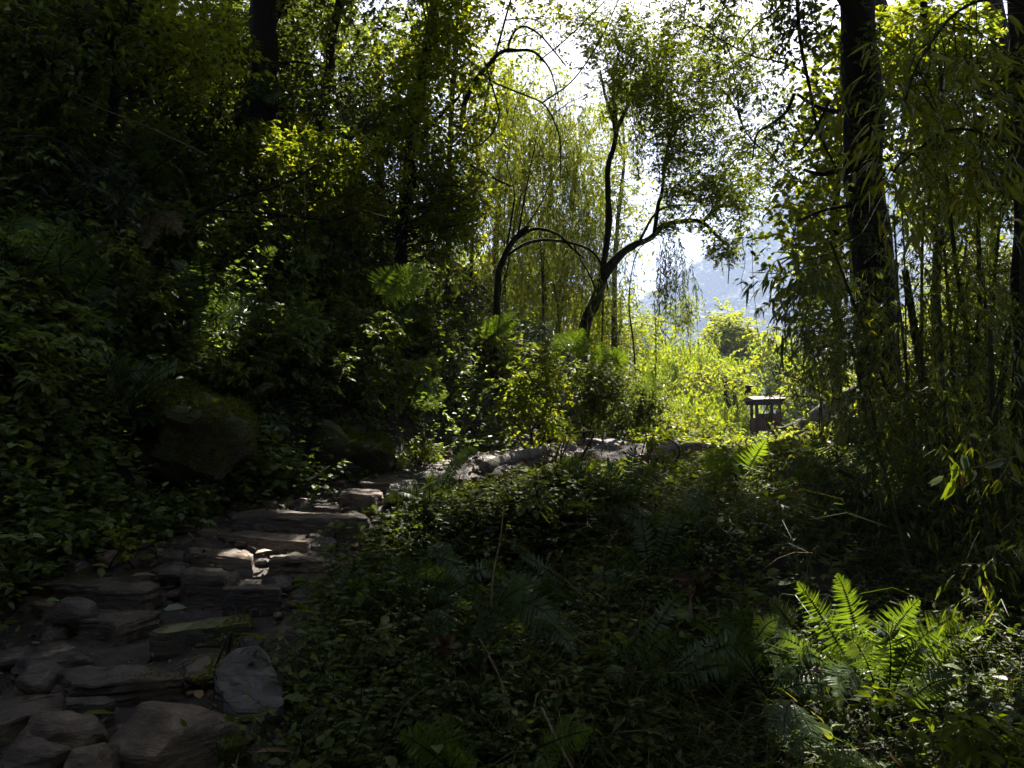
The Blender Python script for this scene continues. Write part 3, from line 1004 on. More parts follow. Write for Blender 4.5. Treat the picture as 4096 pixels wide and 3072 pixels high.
# ------------------------------------------------------------------ logs
def log(name, label, pts, r0, r1, mat, lump=0.15, sides=14, cat='log', branches=()):
    p = np.array(pts)
    base = p[0]
    o = thing(name, label, cat, base)
    mb = MB()
    tube(mb, p, r0, r1, sides, lump=lump, n=10 * len(p))
    mb.build('stem', mat, o, smooth=True)
    for bp, b0, b1 in branches:
        mb = MB()
        tube(mb, bp, b0, b1, 7, lump=lump)
        mb.build('branch_stub', mat, o, smooth=True)
    return o


log('fallen_log', 'smooth pale grey log curving along the edge of the path', [ground_hit(u_, v_ + 3) + np.array([0, 0, .07]) for u_, v_ in ((484, 470), (500, 464), (516, 459), (534, 455), (552, 451), (572, 448))], 0.085, 0.11, BK['pale'], 0.05)
log('fallen_log', 'short pale branch propped against the bank above the grey log', [P(566, 436, 15.0), P(577, 444, 14.6)], 0.05, 0.07, BK['pale'])
log('fallen_log', 'weathered split timber lying across the crest of the path', [P(598, 441, 18.5), P(615, 438, 18.6), P(630, 437, 18.8), P(645, 440, 19)], 0.16, 0.12, BK['pale'], 0.3, branches=[([P(610, 437, 18.4), P(626, 443, 18.0), P(640, 444, 17.9)], 0.12, 0.08)])
log('fallen_tree', 'fallen trunk slanting up to the right beside the roofed box', [P(776, 447, 26), P(790, 433, 25.5), P(812, 419, 25), P(838, 403, 24), P(868, 385, 23)], 0.34, 0.2, BK['log'], 0.14,
    branches=[([P(812, 419, 25), P(826, 421, 24.6), P(842, 415, 24.3)], 0.1, 0.05)])
log('dead_branch', 'dead grey branch lying on the ground under the roofed box', [P(771, 443, 25.6), P(776, 439, 25.5), P(780, 437, 25.5)], 0.05, 0.03, BK['pale'])

# ------------------------------------------------------------------ the roofed box by the path
def box(mb, c, s, mat=0, rz=0.0, taper=None):
    v = np.array([[a, b, d] for a in (-.5, .5) for b in (-.5, .5) for d in (-.5, .5)]) * np.asarray(s)
    if rz:
        v = v @ np.array([[math.cos(rz), math.sin(rz), 0], [-math.sin(rz), math.cos(rz), 0], [0, 0, 1]])
    mb.add(v + np.asarray(c), [[0, 1, 3], [0, 3, 2], [4, 6, 7], [4, 7, 5], [0, 4, 5], [0, 5, 1], [2, 3, 7], [2, 7, 6], [0, 2, 6], [0, 6, 4], [1, 5, 7], [1, 7, 3]], mat)


M_BROWN = plain_noise_mat('brown_painted_wood', [(0.3, (0.035, 0.017, 0.012)), (0.7, (0.1, 0.048, 0.028))], 3, 0.95, 0.3, 0.01, (4, 4, 0.6), 0.05)
M_DKWOOD = plain_noise_mat('dark_wood', [(0.3, (0.014, 0.01, 0.008)), (0.7, (0.04, 0.028, 0.022))], 5, 0.7, 0.4, 0.01, (3, 3, 0.5))
M_ROOF = plain_noise_mat('brown_roof_sheet', [(0.3, (0.05, 0.034, 0.032)), (0.7, (0.11, 0.08, 0.078))], 4, 0.7, 0.3, 0.01)
kb = P(768.5, 443.5, 27)
kz = kb[2]
ko = thing('roofed_bin_shelter', 'brown wooden bin box under a small roof beside the far path', 'bin shelter', kb)
pxm = 27 / FPX


def kp(u, v, dy=0.0):
    q = P(u, v, 27)
    q[1] += dy
    return q


DP = 0.72
for (u, dy) in ((757.3, 0), (780.2, 0), (758.6, DP), (779.4, DP)):
    mb = MB()
    b = kp(u, 443, dy)
    top = kp(u, 400, dy)[2]
    box(mb, (b[0], b[1], (kz - 0.1 + top) / 2), (0.085, 0.085, top - kz + 0.1))
    mb.build('post', M_DKWOOD, ko)
mb = MB()
a, b = kp(756, 415), kp(781, 431)
box(mb, ((a[0] + b[0]) / 2, a[1] - 0.065, (a[2] + b[2]) / 2), (b[0] - a[0], 0.03, a[2] - b[2]))
box(mb, ((a[0] + b[0]) / 2, a[1] - 0.06, a[2] + 0.012), (b[0] - a[0] + 0.03, 0.05, 0.03))
mb.build('front_panel', M_BROWN, ko)
mb = MB()
box(mb, ((a[0] + b[0]) / 2, a[1] + DP + 0.05, (a[2] + b[2]) / 2 - 0.1), (b[0] - a[0], 0.03, a[2] - b[2] - 0.2))
mb.build('rear_panel', M_DKWOOD, ko)
for u in (756.2, 781.0):
    mb = MB()
    q = kp(u, 424)
    box(mb, (q[0], q[1] + DP / 2, q[2] - 0.03), (0.03, DP - 0.1, 0.5))
    mb.build('side_panel', M_BROWN, ko)
mb = MB()
q = kp(768.5, 434)
box(mb, (q[0], q[1] + DP / 2, q[2]), (0.8, DP - 0.1, 0.05))
mb.build('floor_board', M_DKWOOD, ko)
# roof: shallow two-sided roof with a dark fascia
mb = MB()
q0, q1 = kp(751, 399), kp(783.5, 398)
xm, wd, ye0, ye1 = (q0[0] + q1[0]) / 2, q1[0] - q0[0], q0[1] - 0.22, q0[1] + DP + 0.22
ze, zr = q0[2], q0[2] + 0.11
for s_, th in ((0, 0.03),):
    pr = np.array([[ye0, ze], [(ye0 + ye1) / 2, zr], [ye1, ze], [ye1, ze - 0.03], [(ye0 + ye1) / 2, zr - 0.03], [ye0, ze - 0.03]])
    v = np.array([[xm + sg * wd / 2, y_, z_ + sg * 0.02] for sg in (-1, 1) for y_, z_ in pr])
    f = []
    for i in range(6):
        j = (i + 1) % 6
        f += [[i, j, 6 + j], [i, 6 + j, 6 + i]]
    f += [[0, 5, 4], [0, 4, 1], [1, 4, 3], [1, 3, 2], [6, 10, 11], [6, 7, 10], [7, 9, 10], [7, 8, 9]]
    mb.add(v, f)
mb.build('roof', M_ROOF, ko)
for sg in (-1, 1):                                    # barge boards at the two gable ends
    mb = MB()
    box(mb, (xm + sg * (wd / 2 + .012), (ye0 + ye1) / 2, ze - .035), (.02, (ye1 - ye0) * .96, .07))
    mb.build('barge_board', M_DKWOOD, ko)
mb = MB()
q = kp(768.5, 415)
box(mb, (q[0], q[1] - .02, q[2] + .035), (.80, .05, .03))
mb.build('rail', M_DKWOOD, ko)
mb = MB()
zb = kp(768, 402.2)[2]
box(mb, (xm, q0[1] - 0.07, zb), (wd * 0.9, 0.04, 0.17))
box(mb, (xm, q0[1] + DP + 0.07, zb), (wd * 0.9, 0.04, 0.17))
mb.build('fascia', M_DKWOOD, ko)
# ================================================================== light shafts: sunlit spots seen in the photograph
def hit(u, v):
    return ground_hit(u, v)


for (u, v, r) in ((266, 562, .13), (238, 556, .10), (430, 464, .3), (402, 468, .2), (470, 459, .36), (520, 455, .3), (560, 446, .3), (600, 441, .25), (650, 436, .36), (680, 455, .25), (610, 462, .2),
                  (640, 470, .2), (700, 465, .28), (600, 478, .16), (520, 490, .15), (760, 520, .15), (735, 470, .3)):
    shaft(hit(u, v), r)
for (u, v, d, r) in ((862, 640, 5.3, .33), (910, 630, 5.4, .3), (820, 605, 5.2, .3), (955, 625, 5.5, .3), (935, 640, 5.3, .3), (978, 622, 5.5, .25), (196, 368, 9.2, .28), (530, 400, 13, .6), (548, 430, 13, .5), (520, 370, 13, .6), (545, 385, 13, .5),
                     (404, 282, 11, .5), (570, 350, 15, .9), (612, 368, 16, 1.0), (508, 315, 13, .6), (640, 400, 18, 1.2), (860, 520, 8, .3), (890, 560, 7.5, .25), (715, 470, 9.5, .5),
                     (955, 470, 4.5, .02), (880, 705, 4.2, .2), (290, 148, 11.5, .35), (335, 158, 11.5, .35), (310, 150, 11.5, .3),):
    shaft(P(u, v, d), r)


def pp(l):
    return np.array([P(u, v, d) for u, v, d in l])


def ell(u, v, ru, rv, d, dd, n):
    a, r = uni(0, 2 * PI, n), np.sqrt(rnd(n))
    return P(u + ru * r * np.cos(a), v + rv * r * np.sin(a), d + dd * rng.standard_normal(n).clip(-1.6, 1.6))


FB = []


# ------------------------------------------------------------------ ferns
def fern(label, bu, bv, d, tips, width=0.3, mat='fern', group=None, n=32, bulge=0.18, nf=(0.1, -1, 0.55), cat='fern', name='fern', tone=0.5, base=None):
    b = P(bu, bv, d) if base is None else base
    FB.append(b)
    o = thing(name, label, cat, b, group)
    for (tu, tv, dd) in tips:
        e = P(tu, tv, d + dd)
        ln = np.linalg.norm(e - b)
        t = np.linspace(0, 1, 14)[:, None]
        bend = rng.standard_normal(3) * ln * .05
        mid = (b + e) / 2 + bend + np.array([0, 0, bulge * ln * 2]) * (0.5 + abs(unit(e - b)[2]) * 0) + (e - b) * 0.08
        c = b * (1 - t) ** 2 + 2 * mid * t * (1 - t) + e * t * t
        tt = np.linspace(0.16, 0.99, n)
        cc = b * ((1 - tt) ** 2)[:, None] + 2 * mid * (tt * (1 - tt))[:, None] + e * (tt ** 2)[:, None]
        T = unit(np.gradient(cc, axis=0))
        sd = unit(np.cross(T, np.asarray(nf, float)))
        pl = width * uni(.78, 1.1, n) * (0.35 + 0.65 * sst(tt, 0.12, 0.45)) * np.minimum(1, 1.55 * (1.02 - tt) ** 0.8) * 0.62
        mb = MB()
        sp = ln * 0.83 / n
        for s_ in (-1, 1):
            dr = unit(sd * s_ + T * (0.25 + 0.5 * tt[:, None] ** 2) + DOWN * uni(.02, .4, n)[:, None] + 0.09 * rng.standard_normal((n, 3)))
            nrm = np.cross(sd, T) * np.ones((n, 1)) + 0.1 * rng.standard_normal((n, 3))
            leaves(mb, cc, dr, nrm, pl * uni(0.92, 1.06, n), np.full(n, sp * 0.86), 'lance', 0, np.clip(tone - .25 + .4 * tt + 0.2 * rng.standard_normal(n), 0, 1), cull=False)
        fr = mb.build('frond', LM[mat], o)
        mb = MB()
        tube(mb, c, max(0.004, ln * 0.006), 0.0015, 4, n=14, lump=0)
        mb.build('stalk', BK['rachis'], fr)
    return o


fern('big sunlit yellow green fern standing in the dark at the lower right', 866, 692, 5.3,
     [(798, 582, 0.1), (837, 574, 0.0), (919, 600, -0.05), (962, 612, 0.15), (988, 623, 0.1), (850, 628, 0.5), (900, 655, -0.5), (826, 655, -0.3)], 0.30, n=38, bulge=0.11)
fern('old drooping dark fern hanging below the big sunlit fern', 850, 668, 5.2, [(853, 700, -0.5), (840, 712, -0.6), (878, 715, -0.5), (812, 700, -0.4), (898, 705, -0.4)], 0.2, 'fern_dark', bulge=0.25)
fern('half lit fern with fronds bending right above the big sunlit fern', 872, 565, 7.2, [(896, 538, 0.1), (922, 546, -0.1), (913, 560, -0.2), (862, 552, 0.2), (884, 540, .3)], 0.28, bulge=0.12)
fern('small upright bright fern left of the dark bamboo bases', 845, 534, 8.2, [(838, 510, 0), (846, 505, 0.2), (856, 516, -0.1), (851, 520, -0.4)], 0.3, bulge=0.08)
fern('tall fern with dark upright stalks in front of the roofed box', 730, 505, 8.6, [(712, 442, 0), (706, 456, -.3), (745, 452, 0.1), (752, 460, 0), (766, 440, -0.2), (782, 448, 0.1), (795, 470, -0.1), (724, 446, .3)], 0.42, bulge=0.05)
fern('tall fern with dark upright stalks right of the first one on the mound', 770, 505, 8.9, [(762, 446, 0), (784, 455, 0.2), (800, 452, -0.1), (752, 462, -.2)], 0.4, bulge=0.06)
fern('feathery green fern arching over the bank at mid height', 374, 302, 10.8, [(392, 268, 0), (410, 266, 0.1), (428, 272, 0), (432, 281, -0.1), (420, 290, -0.3)], 0.5, bulge=0.18)
fern('bright fern at the foot of the leaning tree, left of two', 568, 358, 15, [(556, 334, 0), (570, 330, .3), (584, 329, 0), (592, 340, -.2), (590, 347, -.4), (552, 345, -.2)], 0.5, bulge=0.14)
fern('bright fern at the foot of the leaning tree, right of two', 606, 374, 16, [(602, 342, 0), (598, 350, .2), (616, 348, 0), (626, 352, -.3), (628, 358, -.2)], 0.5, bulge=0.12)
fern('slender yellow green fern on the bank below the hanging shoots', 493, 338, 13.2, [(516, 312, 0), (510, 318, .2), (498, 316, 0), (486, 322, -.2)], 0.4, bulge=0.08)
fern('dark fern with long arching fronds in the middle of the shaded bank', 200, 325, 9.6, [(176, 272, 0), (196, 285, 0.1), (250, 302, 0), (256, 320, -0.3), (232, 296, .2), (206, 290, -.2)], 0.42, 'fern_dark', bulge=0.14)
fern('withered brown fern hanging its fronds from the left bank', 150, 214, 9.4, [(126, 240, -0.2), (146, 248, -0.4), (172, 226, -0.3), (182, 234, -.4), (134, 222, 0)], 0.36, 'fern_dead', bulge=0.22)
fern('dim fern spreading wide fronds at the far left edge', -12, 238, 8.5, [(40, 228, -.3), (56, 234, -.2), (28, 220, 0), (36, 248, -.4)], 0.4, 'fern', bulge=0.2, tone=0.2)
fern('withered brown fern at the left edge beside the mossy boulder', -8, 330, 7.5, [(18, 316, 0), (26, 328, -.2), (12, 346, -.3), (36, 320, .2)], 0.3, 'fern_dead', bulge=0.2)
fern('brown grey fern frond drooping above the great mossy boulder', 74, 340, 8.6, [(106, 362, -.5), (112, 376, -.6), (92, 352, -.4)], 0.3, 'fern_dead', bulge=0.3)
fern('small green fern in the bushes at the left of the great mossy boulder', 84, 412, 8.2, [(80, 436, -.4), (98, 428, -.2), (94, 418, 0)], 0.22, bulge=0.3, tone=0.3)
fern('fern with ladder like fronds rising behind the withered fern', 152, 190, 10.5, [(140, 132, 0), (158, 160, .1), (170, 168, 0), (147, 150, -.2)], 0.4, bulge=0.04, tone=0.25)
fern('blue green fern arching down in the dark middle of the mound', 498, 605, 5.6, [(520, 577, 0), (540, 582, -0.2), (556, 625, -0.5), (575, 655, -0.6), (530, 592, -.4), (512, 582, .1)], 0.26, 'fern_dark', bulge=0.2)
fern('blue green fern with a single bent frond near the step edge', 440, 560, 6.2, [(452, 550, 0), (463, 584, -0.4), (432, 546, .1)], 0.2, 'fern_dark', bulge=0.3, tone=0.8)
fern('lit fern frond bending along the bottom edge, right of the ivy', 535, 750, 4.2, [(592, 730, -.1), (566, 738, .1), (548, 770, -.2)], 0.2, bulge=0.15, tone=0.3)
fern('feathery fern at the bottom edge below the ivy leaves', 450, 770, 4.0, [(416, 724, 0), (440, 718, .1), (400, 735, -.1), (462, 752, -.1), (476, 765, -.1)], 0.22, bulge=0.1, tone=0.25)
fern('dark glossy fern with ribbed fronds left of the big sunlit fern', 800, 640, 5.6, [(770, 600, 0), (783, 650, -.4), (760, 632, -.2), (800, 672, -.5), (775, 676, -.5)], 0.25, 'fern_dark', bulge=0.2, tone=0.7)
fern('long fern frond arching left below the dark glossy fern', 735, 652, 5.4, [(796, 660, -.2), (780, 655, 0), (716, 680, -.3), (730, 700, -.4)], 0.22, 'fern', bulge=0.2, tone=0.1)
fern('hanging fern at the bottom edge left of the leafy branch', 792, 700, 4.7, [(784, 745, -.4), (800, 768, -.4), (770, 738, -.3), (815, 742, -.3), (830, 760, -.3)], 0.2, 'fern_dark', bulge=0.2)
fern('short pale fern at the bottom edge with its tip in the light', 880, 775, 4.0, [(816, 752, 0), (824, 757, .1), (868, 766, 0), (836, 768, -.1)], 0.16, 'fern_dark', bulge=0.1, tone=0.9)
fern('fern frond reaching out of the crest of the mound', 600, 480, 9.3, [(585, 492, -.3), (600, 505, -.4), (568, 486, -.2), (618, 488, 0)], 0.3, 'fern', bulge=0.3, tone=0.2)
fern('fern with pinkish dry fronds in the grass of the mound', 668, 508, 8.2, [(690, 520, -.3), (650, 512, 0), (678, 530, -.4), (702, 512, -.1)], 0.3, 'fern_dead', bulge=0.25)
fern('faint dark fern at the right edge under the dangling leaves', 965, 592, 6.5, [(988, 590, 0), (1000, 603, -.2), (950, 580, 0), (940, 604, -.2)], 0.2, 'fern_dark', bulge=0.2)
fern('small fern growing on a trunk fork high in the left trees', 258, 98, 13, [(268, 70, 0), (284, 82, .2), (292, 102, 0), (246, 90, 0), (282, 92, -.3)], 0.4, bulge=0.15, tone=0.3)
fern('pale fern in the middle bank above the long dark log shadow', 640, 392, 17, [(630, 378, 0), (652, 376, 0), (660, 388, -.2), (622, 388, -.2)], 0.5, 'fern', bulge=0.15)

# ------------------------------------------------------------------ ground cover (uncountable)
def frustum_xy(n, y0, y1, pw=1.0, x0=-0.74, x1=0.74):
    y = y0 + (y1 - y0) * rnd(n) ** pw
    return uni(x0, x1, n) * (y + 0.6), y


def lateral(x, y):
    return x - np.interp(y, PY, PX), np.interp(y, PY, PW)


def put(x, y, up=0.0):
    return np.stack([x, y, hgt(x, y) + up], -1)


def cover(label, pts, h, ntw, nlv, L, W, tm, mat, tone=0.45, tvar=0.25, name='ground_cover', cat='ground plants', bias=(0, -0.15, 0.8)):
    # keep the great boulder and its neighbour in view, and the far path low
    yy = np.maximum(pts[:, 1], .5)
    zt = pts[:, 2] + h * .75
    uu = 512 + FPX * pts[:, 0] / yy
    vv = 424 - FPX * (zt - CAM[2]) / yy
    vb_ = 424 - FPX * (pts[:, 2] - CAM[2]) / yy
    hid = (yy < 9.6) & (vv < 468) & (vb_ > 395) & (((uu > 118) & (uu < 240)) | ((uu > 298) & (uu < 386) & (yy < 10)))
    hid |= near_fern(pts)
    room = crest_room(pts)
    hid |= room < .02
    pts, yy, room = pts[~hid], yy[~hid], room[~hid]
    h = h * (1 - .45 * sst(yy, 8, 10.5) * (pts[:, 0] > np.interp(yy, PY, PX)))
    mb = MB()
    h = h * (0.55 + 0.9 * np.clip(0.5 + fbm(pts * np.array([1, 1, 0]), 0.9, 41), 0, 1.3)) * uni(.7, 1.3, len(pts))
    h = np.minimum(h, np.maximum(room, .06) * .85)
    foliage(mb, pts, h, ntw, nlv, L, W, tm, 0.15, bias, 0.12, 0.3, 0, 1, tone, tvar, 0.003, 0.9, cull=False)
    return tag(mb.build(name, [LM[mat], BK['twig']]), label, cat, kind='stuff')


def crest_room(pts):
    """how tall plants of the mound may grow before they hide the path along its top"""
    yy = np.maximum(pts[:, 1], .5)
    uu = 512 + FPX * pts[:, 0] / yy
    vl = np.interp(uu, [300, 340, 400, 440, 480, 520, 560, 600, 650, 760, 800], [560, 508, 497, 484, 474, 464, 455, 448, 445, 447, 430])
    vl = vl + np.where((uu > 478) & (uu < 580), 3.0, 0.0)
    room = CAM[2] + (424 - vl) / FPX * yy - pts[:, 2]
    on = (pts[:, 0] > np.interp(yy, PY, PX)) & (yy < 16)
    return np.where(on, room, 9.0)


def near_fern(pts):
    m = np.zeros(len(pts), bool)
    for b in FB:
        if b[1] > 12:
            continue
        dc = unit(np.array([-b[0], -b[1]]))
        w2 = pts[:, :2] - b[:2]
        al = w2 @ dc
        pe = np.abs(w2[:, 0] * dc[1] - w2[:, 1] * dc[0])
        m |= (al > -.25) & (al < .55) & (pe < .3) & (rnd(len(pts)) < .42)
    return m


# shaded bank left of the path
x, y = frustum_xy(15000, 4.2, 21, 1.4, -0.85, 0.3)
s, hw_ = lateral(x, y)
k = (s < -hw_ - 0.05 + 0.25 * vnoise(np.stack([x, y, x], -1), 1.3, 2)) & (s > -13)
x, y = x[k], y[k]
den = fbm(np.stack([x, y, 0 * x], -1), 0.8, 21)
k = den > -0.35 * rnd(len(x)) - 0.25
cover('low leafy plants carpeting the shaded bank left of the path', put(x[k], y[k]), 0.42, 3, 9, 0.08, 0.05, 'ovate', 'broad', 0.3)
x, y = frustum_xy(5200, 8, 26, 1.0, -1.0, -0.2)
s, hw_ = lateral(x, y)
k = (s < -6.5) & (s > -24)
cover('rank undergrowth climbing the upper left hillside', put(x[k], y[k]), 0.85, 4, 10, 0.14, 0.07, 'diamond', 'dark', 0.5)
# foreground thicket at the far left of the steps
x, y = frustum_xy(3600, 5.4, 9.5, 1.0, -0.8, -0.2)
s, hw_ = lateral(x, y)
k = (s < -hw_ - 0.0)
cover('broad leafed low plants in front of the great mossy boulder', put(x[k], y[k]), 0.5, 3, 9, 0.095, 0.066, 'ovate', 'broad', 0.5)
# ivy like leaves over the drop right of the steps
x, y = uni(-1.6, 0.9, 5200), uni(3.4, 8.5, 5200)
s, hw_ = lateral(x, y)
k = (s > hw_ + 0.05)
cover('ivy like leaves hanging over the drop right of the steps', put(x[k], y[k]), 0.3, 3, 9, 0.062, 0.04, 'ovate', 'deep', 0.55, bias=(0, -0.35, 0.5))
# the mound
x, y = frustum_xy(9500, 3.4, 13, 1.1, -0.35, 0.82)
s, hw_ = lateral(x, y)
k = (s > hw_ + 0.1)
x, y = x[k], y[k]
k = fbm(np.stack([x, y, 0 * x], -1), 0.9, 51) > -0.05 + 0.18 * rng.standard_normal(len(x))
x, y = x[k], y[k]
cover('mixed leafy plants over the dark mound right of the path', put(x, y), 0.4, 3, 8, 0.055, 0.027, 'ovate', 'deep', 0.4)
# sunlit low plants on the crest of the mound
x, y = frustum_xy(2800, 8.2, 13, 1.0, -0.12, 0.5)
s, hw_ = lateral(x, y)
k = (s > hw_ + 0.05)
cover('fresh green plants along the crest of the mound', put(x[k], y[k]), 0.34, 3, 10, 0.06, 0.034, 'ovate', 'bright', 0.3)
# tall grass of the mound
x, y = frustum_xy(60000, 3.4, 13, 1.15, -0.2, 0.82)
s, hw_ = lateral(x, y)
den = fbm(np.stack([x, y, 0 * x], -1), 0.7, 31)
k = (s > hw_ + 0.5) & (den > -0.05 + 0.3 * rng.standard_normal(len(x)))
x, y = x[k], y[k]
k = ~near_fern(np.stack([x, y, x], -1)) & (crest_room(put(x, y)) > .12)
x, y = x[k], y[k]
n = len(x)
mb = MB()
blades(mb, put(x, y), unit(np.stack([rng.standard_normal(n) * .5, rng.standard_normal(n) * .5 - 0.3, 0 * x + 1], -1)), np.minimum(uni(.25, .95, n) * (.5 + .8 * rnd(n)) * (1 - .6 * sst(y, 7.5, 10)), 1.5 * crest_room(put(x, y))), uni(.005, .012, n), 0, np.clip(0.35 + 0.3 * rng.standard_normal(n), 0, 1), cull=False)
q = rng.choice(n, 900)
a = put(x[q], y[q], -0.02)
h = unit(np.stack([rng.standard_normal(900) * .6, rng.standard_normal(900) * .4 - .2, np.ones(900)], -1)) * (uni(.4, 1.1, 900) * (1 - .6 * sst(a[:, 1], 7.5, 10)))[:, None]
t = np.linspace(0, 1, 6)[None, :, None]
strands(mb, a[:, None] + h[:, None] * t + np.array([0, -.1, -.35]) * t ** 2.5, np.linspace(.0032, .0015, 6)[None] * np.ones((900, 1)), 3, 1)
q = rng.choice(n, 170)
a = put(x[q], y[q], .12)
a = a[a[:, 1] < 9]
m_ = len(a)
h = np.stack([rng.standard_normal(m_), rng.standard_normal(m_) * .6, 0 * a[:, 0]], -1) * .8
t = np.linspace(0, 1, 9)[None, :, None]
C = a[:, None] + h[:, None] * t
C[..., 2] = hgt(C[..., 0], C[..., 1], False) + .1 + .25 * np.sin(np.pi * t[..., 0]) * uni(.5, 1.3, m_)[:, None] + .05 * vnoise(C, 3.0, 4)
strands(mb, C, np.full((m_, 9), .0028), 3, 1)
q = rng.choice(n, 1500)
p = put(x[q], y[q]) + np.array([0, 0, 1]) * uni(.08, .4, 1500)[:, None]
leaves(mb, p, unit(rng.standard_normal((1500, 3)) + DOWN * .7), rng.standard_normal((1500, 3)) + np.array([0, -.5, .5]), uni(.05, .14, 1500), uni(.018, .045, 1500), 'lance', 2, rnd(1500) ** 1.5, cull=False)
tag(mb.build('tall_grass', [LM['grass'], BK['cane'], LM['dead']]), 'thin bent grass growing all over the dark mound', 'grass', kind='stuff')
# dead leaves and twigs
x = np.concatenate([uni(-5.0, 1.6, 9000), uni(-1, 6, 2600)])
y = np.concatenate([uni(3.0, 15, 9000), uni(3.6, 9, 2600)])
s, hw_ = lateral(x, y)
k = np.abs(s) < hw_ + 0.5
k[9000:] = True
k &= rnd(len(x)) < np.where(np.abs(s) < hw_ * 0.5, 0.6, 1.0)
x, y = x[k], y[k]
n = len(x)
mb = MB()
leaves(mb, put(x, y, 0.06) + np.array([0, 0, 1]) * uni(0, .03, n)[:, None], unit(np.stack([rng.standard_normal(n), rng.standard_normal(n), 0.25 * rng.standard_normal(n)], -1)),
       np.array([0, 0, 1.0]) + 0.5 * rng.standard_normal((n, 3)), uni(.03, .1, n), uni(.012, .035, n), 'lance', 0, rnd(n) ** 1.8, cull=False)
n2 = 1100
q = np.random.default_rng(4).choice(n, n2)
a = put(x[q], y[q], 0.07)
dv = unit(np.stack([rng.standard_normal(n2), rng.standard_normal(n2), 0.1 * rng.standard_normal(n2)], -1)) * uni(.04, .16, n2)[:, None]
strands(mb, np.stack([a - dv, a + 0.1 * dv + 0.01, a + dv], 1), np.full((n2, 3), .0025), 3, 1)
tag(mb.build('leaf_litter', [LM['dead'], BK['cane']]), 'dead brown leaves and twigs scattered over the dirt', 'leaf litter', kind='stuff')
# the far clearing
x, y = frustum_xy(7000, 16, 46, 0.8, 0.08, 0.6)
s, hw_ = lateral(x, y)
k = (np.abs(s) > hw_ + 0.1)
cover('sunlit undergrowth covering the clearing beyond the path', put(x[k], y[k]), 0.38, 4, 9, 0.13, 0.06, 'diamond', 'bright', 0.5)

cover('scattered broader leaves of creepers over the mound', put(*frustum_xy(420, 3.8, 10, 1.1, -.25, .7)), .4, 2, 6, .11, .065, 'ovate', 'cover', .4)

# many small ferns of the two slopes: three grown, the rest copied
FP = []
for k in range(3):
    o = fern('small dark drooping fern among many on the shaded mound', 600, 600, 5.5, [(600 + 34 * math.cos(a_), 585 + 20 * math.sin(a_) + 14 * (k == 1), .35 * math.sin(a_)) for a_ in np.linspace(0.2 + k, 5.6 + k, 6 + k)],
             .15, 'fern_dark', 'small ferns of the mound', 24, .28 + .05 * k, tone=.45, base=P(600, 620, 5.5))
    FP.append(o)
fr_ = np.random.default_rng(77)


def spread_ferns(spots_, lab, grp, s0, s1):
    spots_ = [(u, v) for u, v in spots_ if not (770 < u < 1010 and 540 < v < 740)]
    for k, (u, v) in enumerate(spots_):
        b = ground_hit(u, v, 20)
        o = copy_tree(FP[k % 3]) if (grp != FP[0]['group'] or k >= 3) else FP[k]
        o.location = (b[0], b[1], float(hgt(b[0], b[1])) + .12)
        s_ = fr_.uniform(s0, s1)
        o.scale = (s_, s_, s_)
        o.rotation_euler = (fr_.uniform(-.25, .25) + .2, fr_.uniform(-.25, .25), fr_.uniform(0, 6.28))
        tag(o, lab, 'fern', grp)


spread_ferns([(fr_.uniform(380, 960), fr_.uniform(505, 760)) for _ in range(70)], 'small dark drooping fern among many on the shaded mound', 'small ferns of the mound', .7, 1.5)
spread_ferns([(fr_.uniform(5, 470), fr_.uniform(270, 430)) for _ in range(34)], 'small dark fern among many growing on the shaded left bank', 'small ferns of the left bank', 1.2, 2.4)

# individual leaves that stand out on the steps
def loose_leaf(label, u, v, L, W, mat, tone, ang, d=None, up=0.03):
    b = (hit(u, v) if d is None else P(u, v, d)) + np.array([0, 0, up])
    mb = MB()
    leaves(mb, b[None], np.array([[math.cos(ang), math.sin(ang) * .8, 0.12]]), np.array([[0.1, -0.35, 1.0]]), L, W, 'ovate', 0, tone, cull=False)
    tag(mb.build('fallen_leaf', LM[mat], loc=b), label, 'leaf')


loose_leaf('pale green fallen leaf lying at the left end of the mossy step', 163, 621, .16, .1, 'pale', .8, 0.3, up=.08)
loose_leaf('yellow fallen leaf below the weeds at the back of the path', 137, 561, .16, .07, 'yellow', 1.0, 0.2)
loose_leaf('tan curled dry leaf in front of the dark wide step', 130, 580, .22, .05, 'dead', 1.0, 0.0)
loose_leaf('orange dry leaf on the dark wide step', 90, 576, .16, .05, 'dead', .95, -0.2, up=.08)
loose_leaf('light brown dry leaf on the sunlit step by the pebble', 255, 563, .17, .06, 'dead', 1.0, 1.0, up=.08)
loose_leaf('pale straw coloured strap leaf lying near the bottom edge', 254, 759, .22, .035, 'dead', 1.0, -0.1)
loose_leaf('bright green leaf fallen on the wet dirt near the bottom', 223, 729, .14, .05, 'bright', .5, 0.3)
loose_leaf('curled brown leaf at the right end of the lowest long slab', 184, 688, .14, .05, 'dead', .85, 1.3, up=.06)
loose_leaf('orange brown leaf leaning beside the big angular boulder', 200, 710, .15, .06, 'dead', .9, 2.0, up=.06)
loose_leaf('small yellow leaf by the stones at the far left edge', 49, 611, .1, .05, 'yellow', 1.0, .4)
loose_leaf('brown fallen leaf on the steps below the long thin step', 292, 527, .15, .05, 'dead', .7, 1.2)
loose_leaf('long pale dry leaf standing on the sunlit dirt', 387, 470, .2, .05, 'dead', 1.0, 1.4)
loose_leaf('long yellow leaf between the rounded boulder and the dark stone', 80, 721, .18, .04, 'yellow', 1.0, .1, d=4.15)
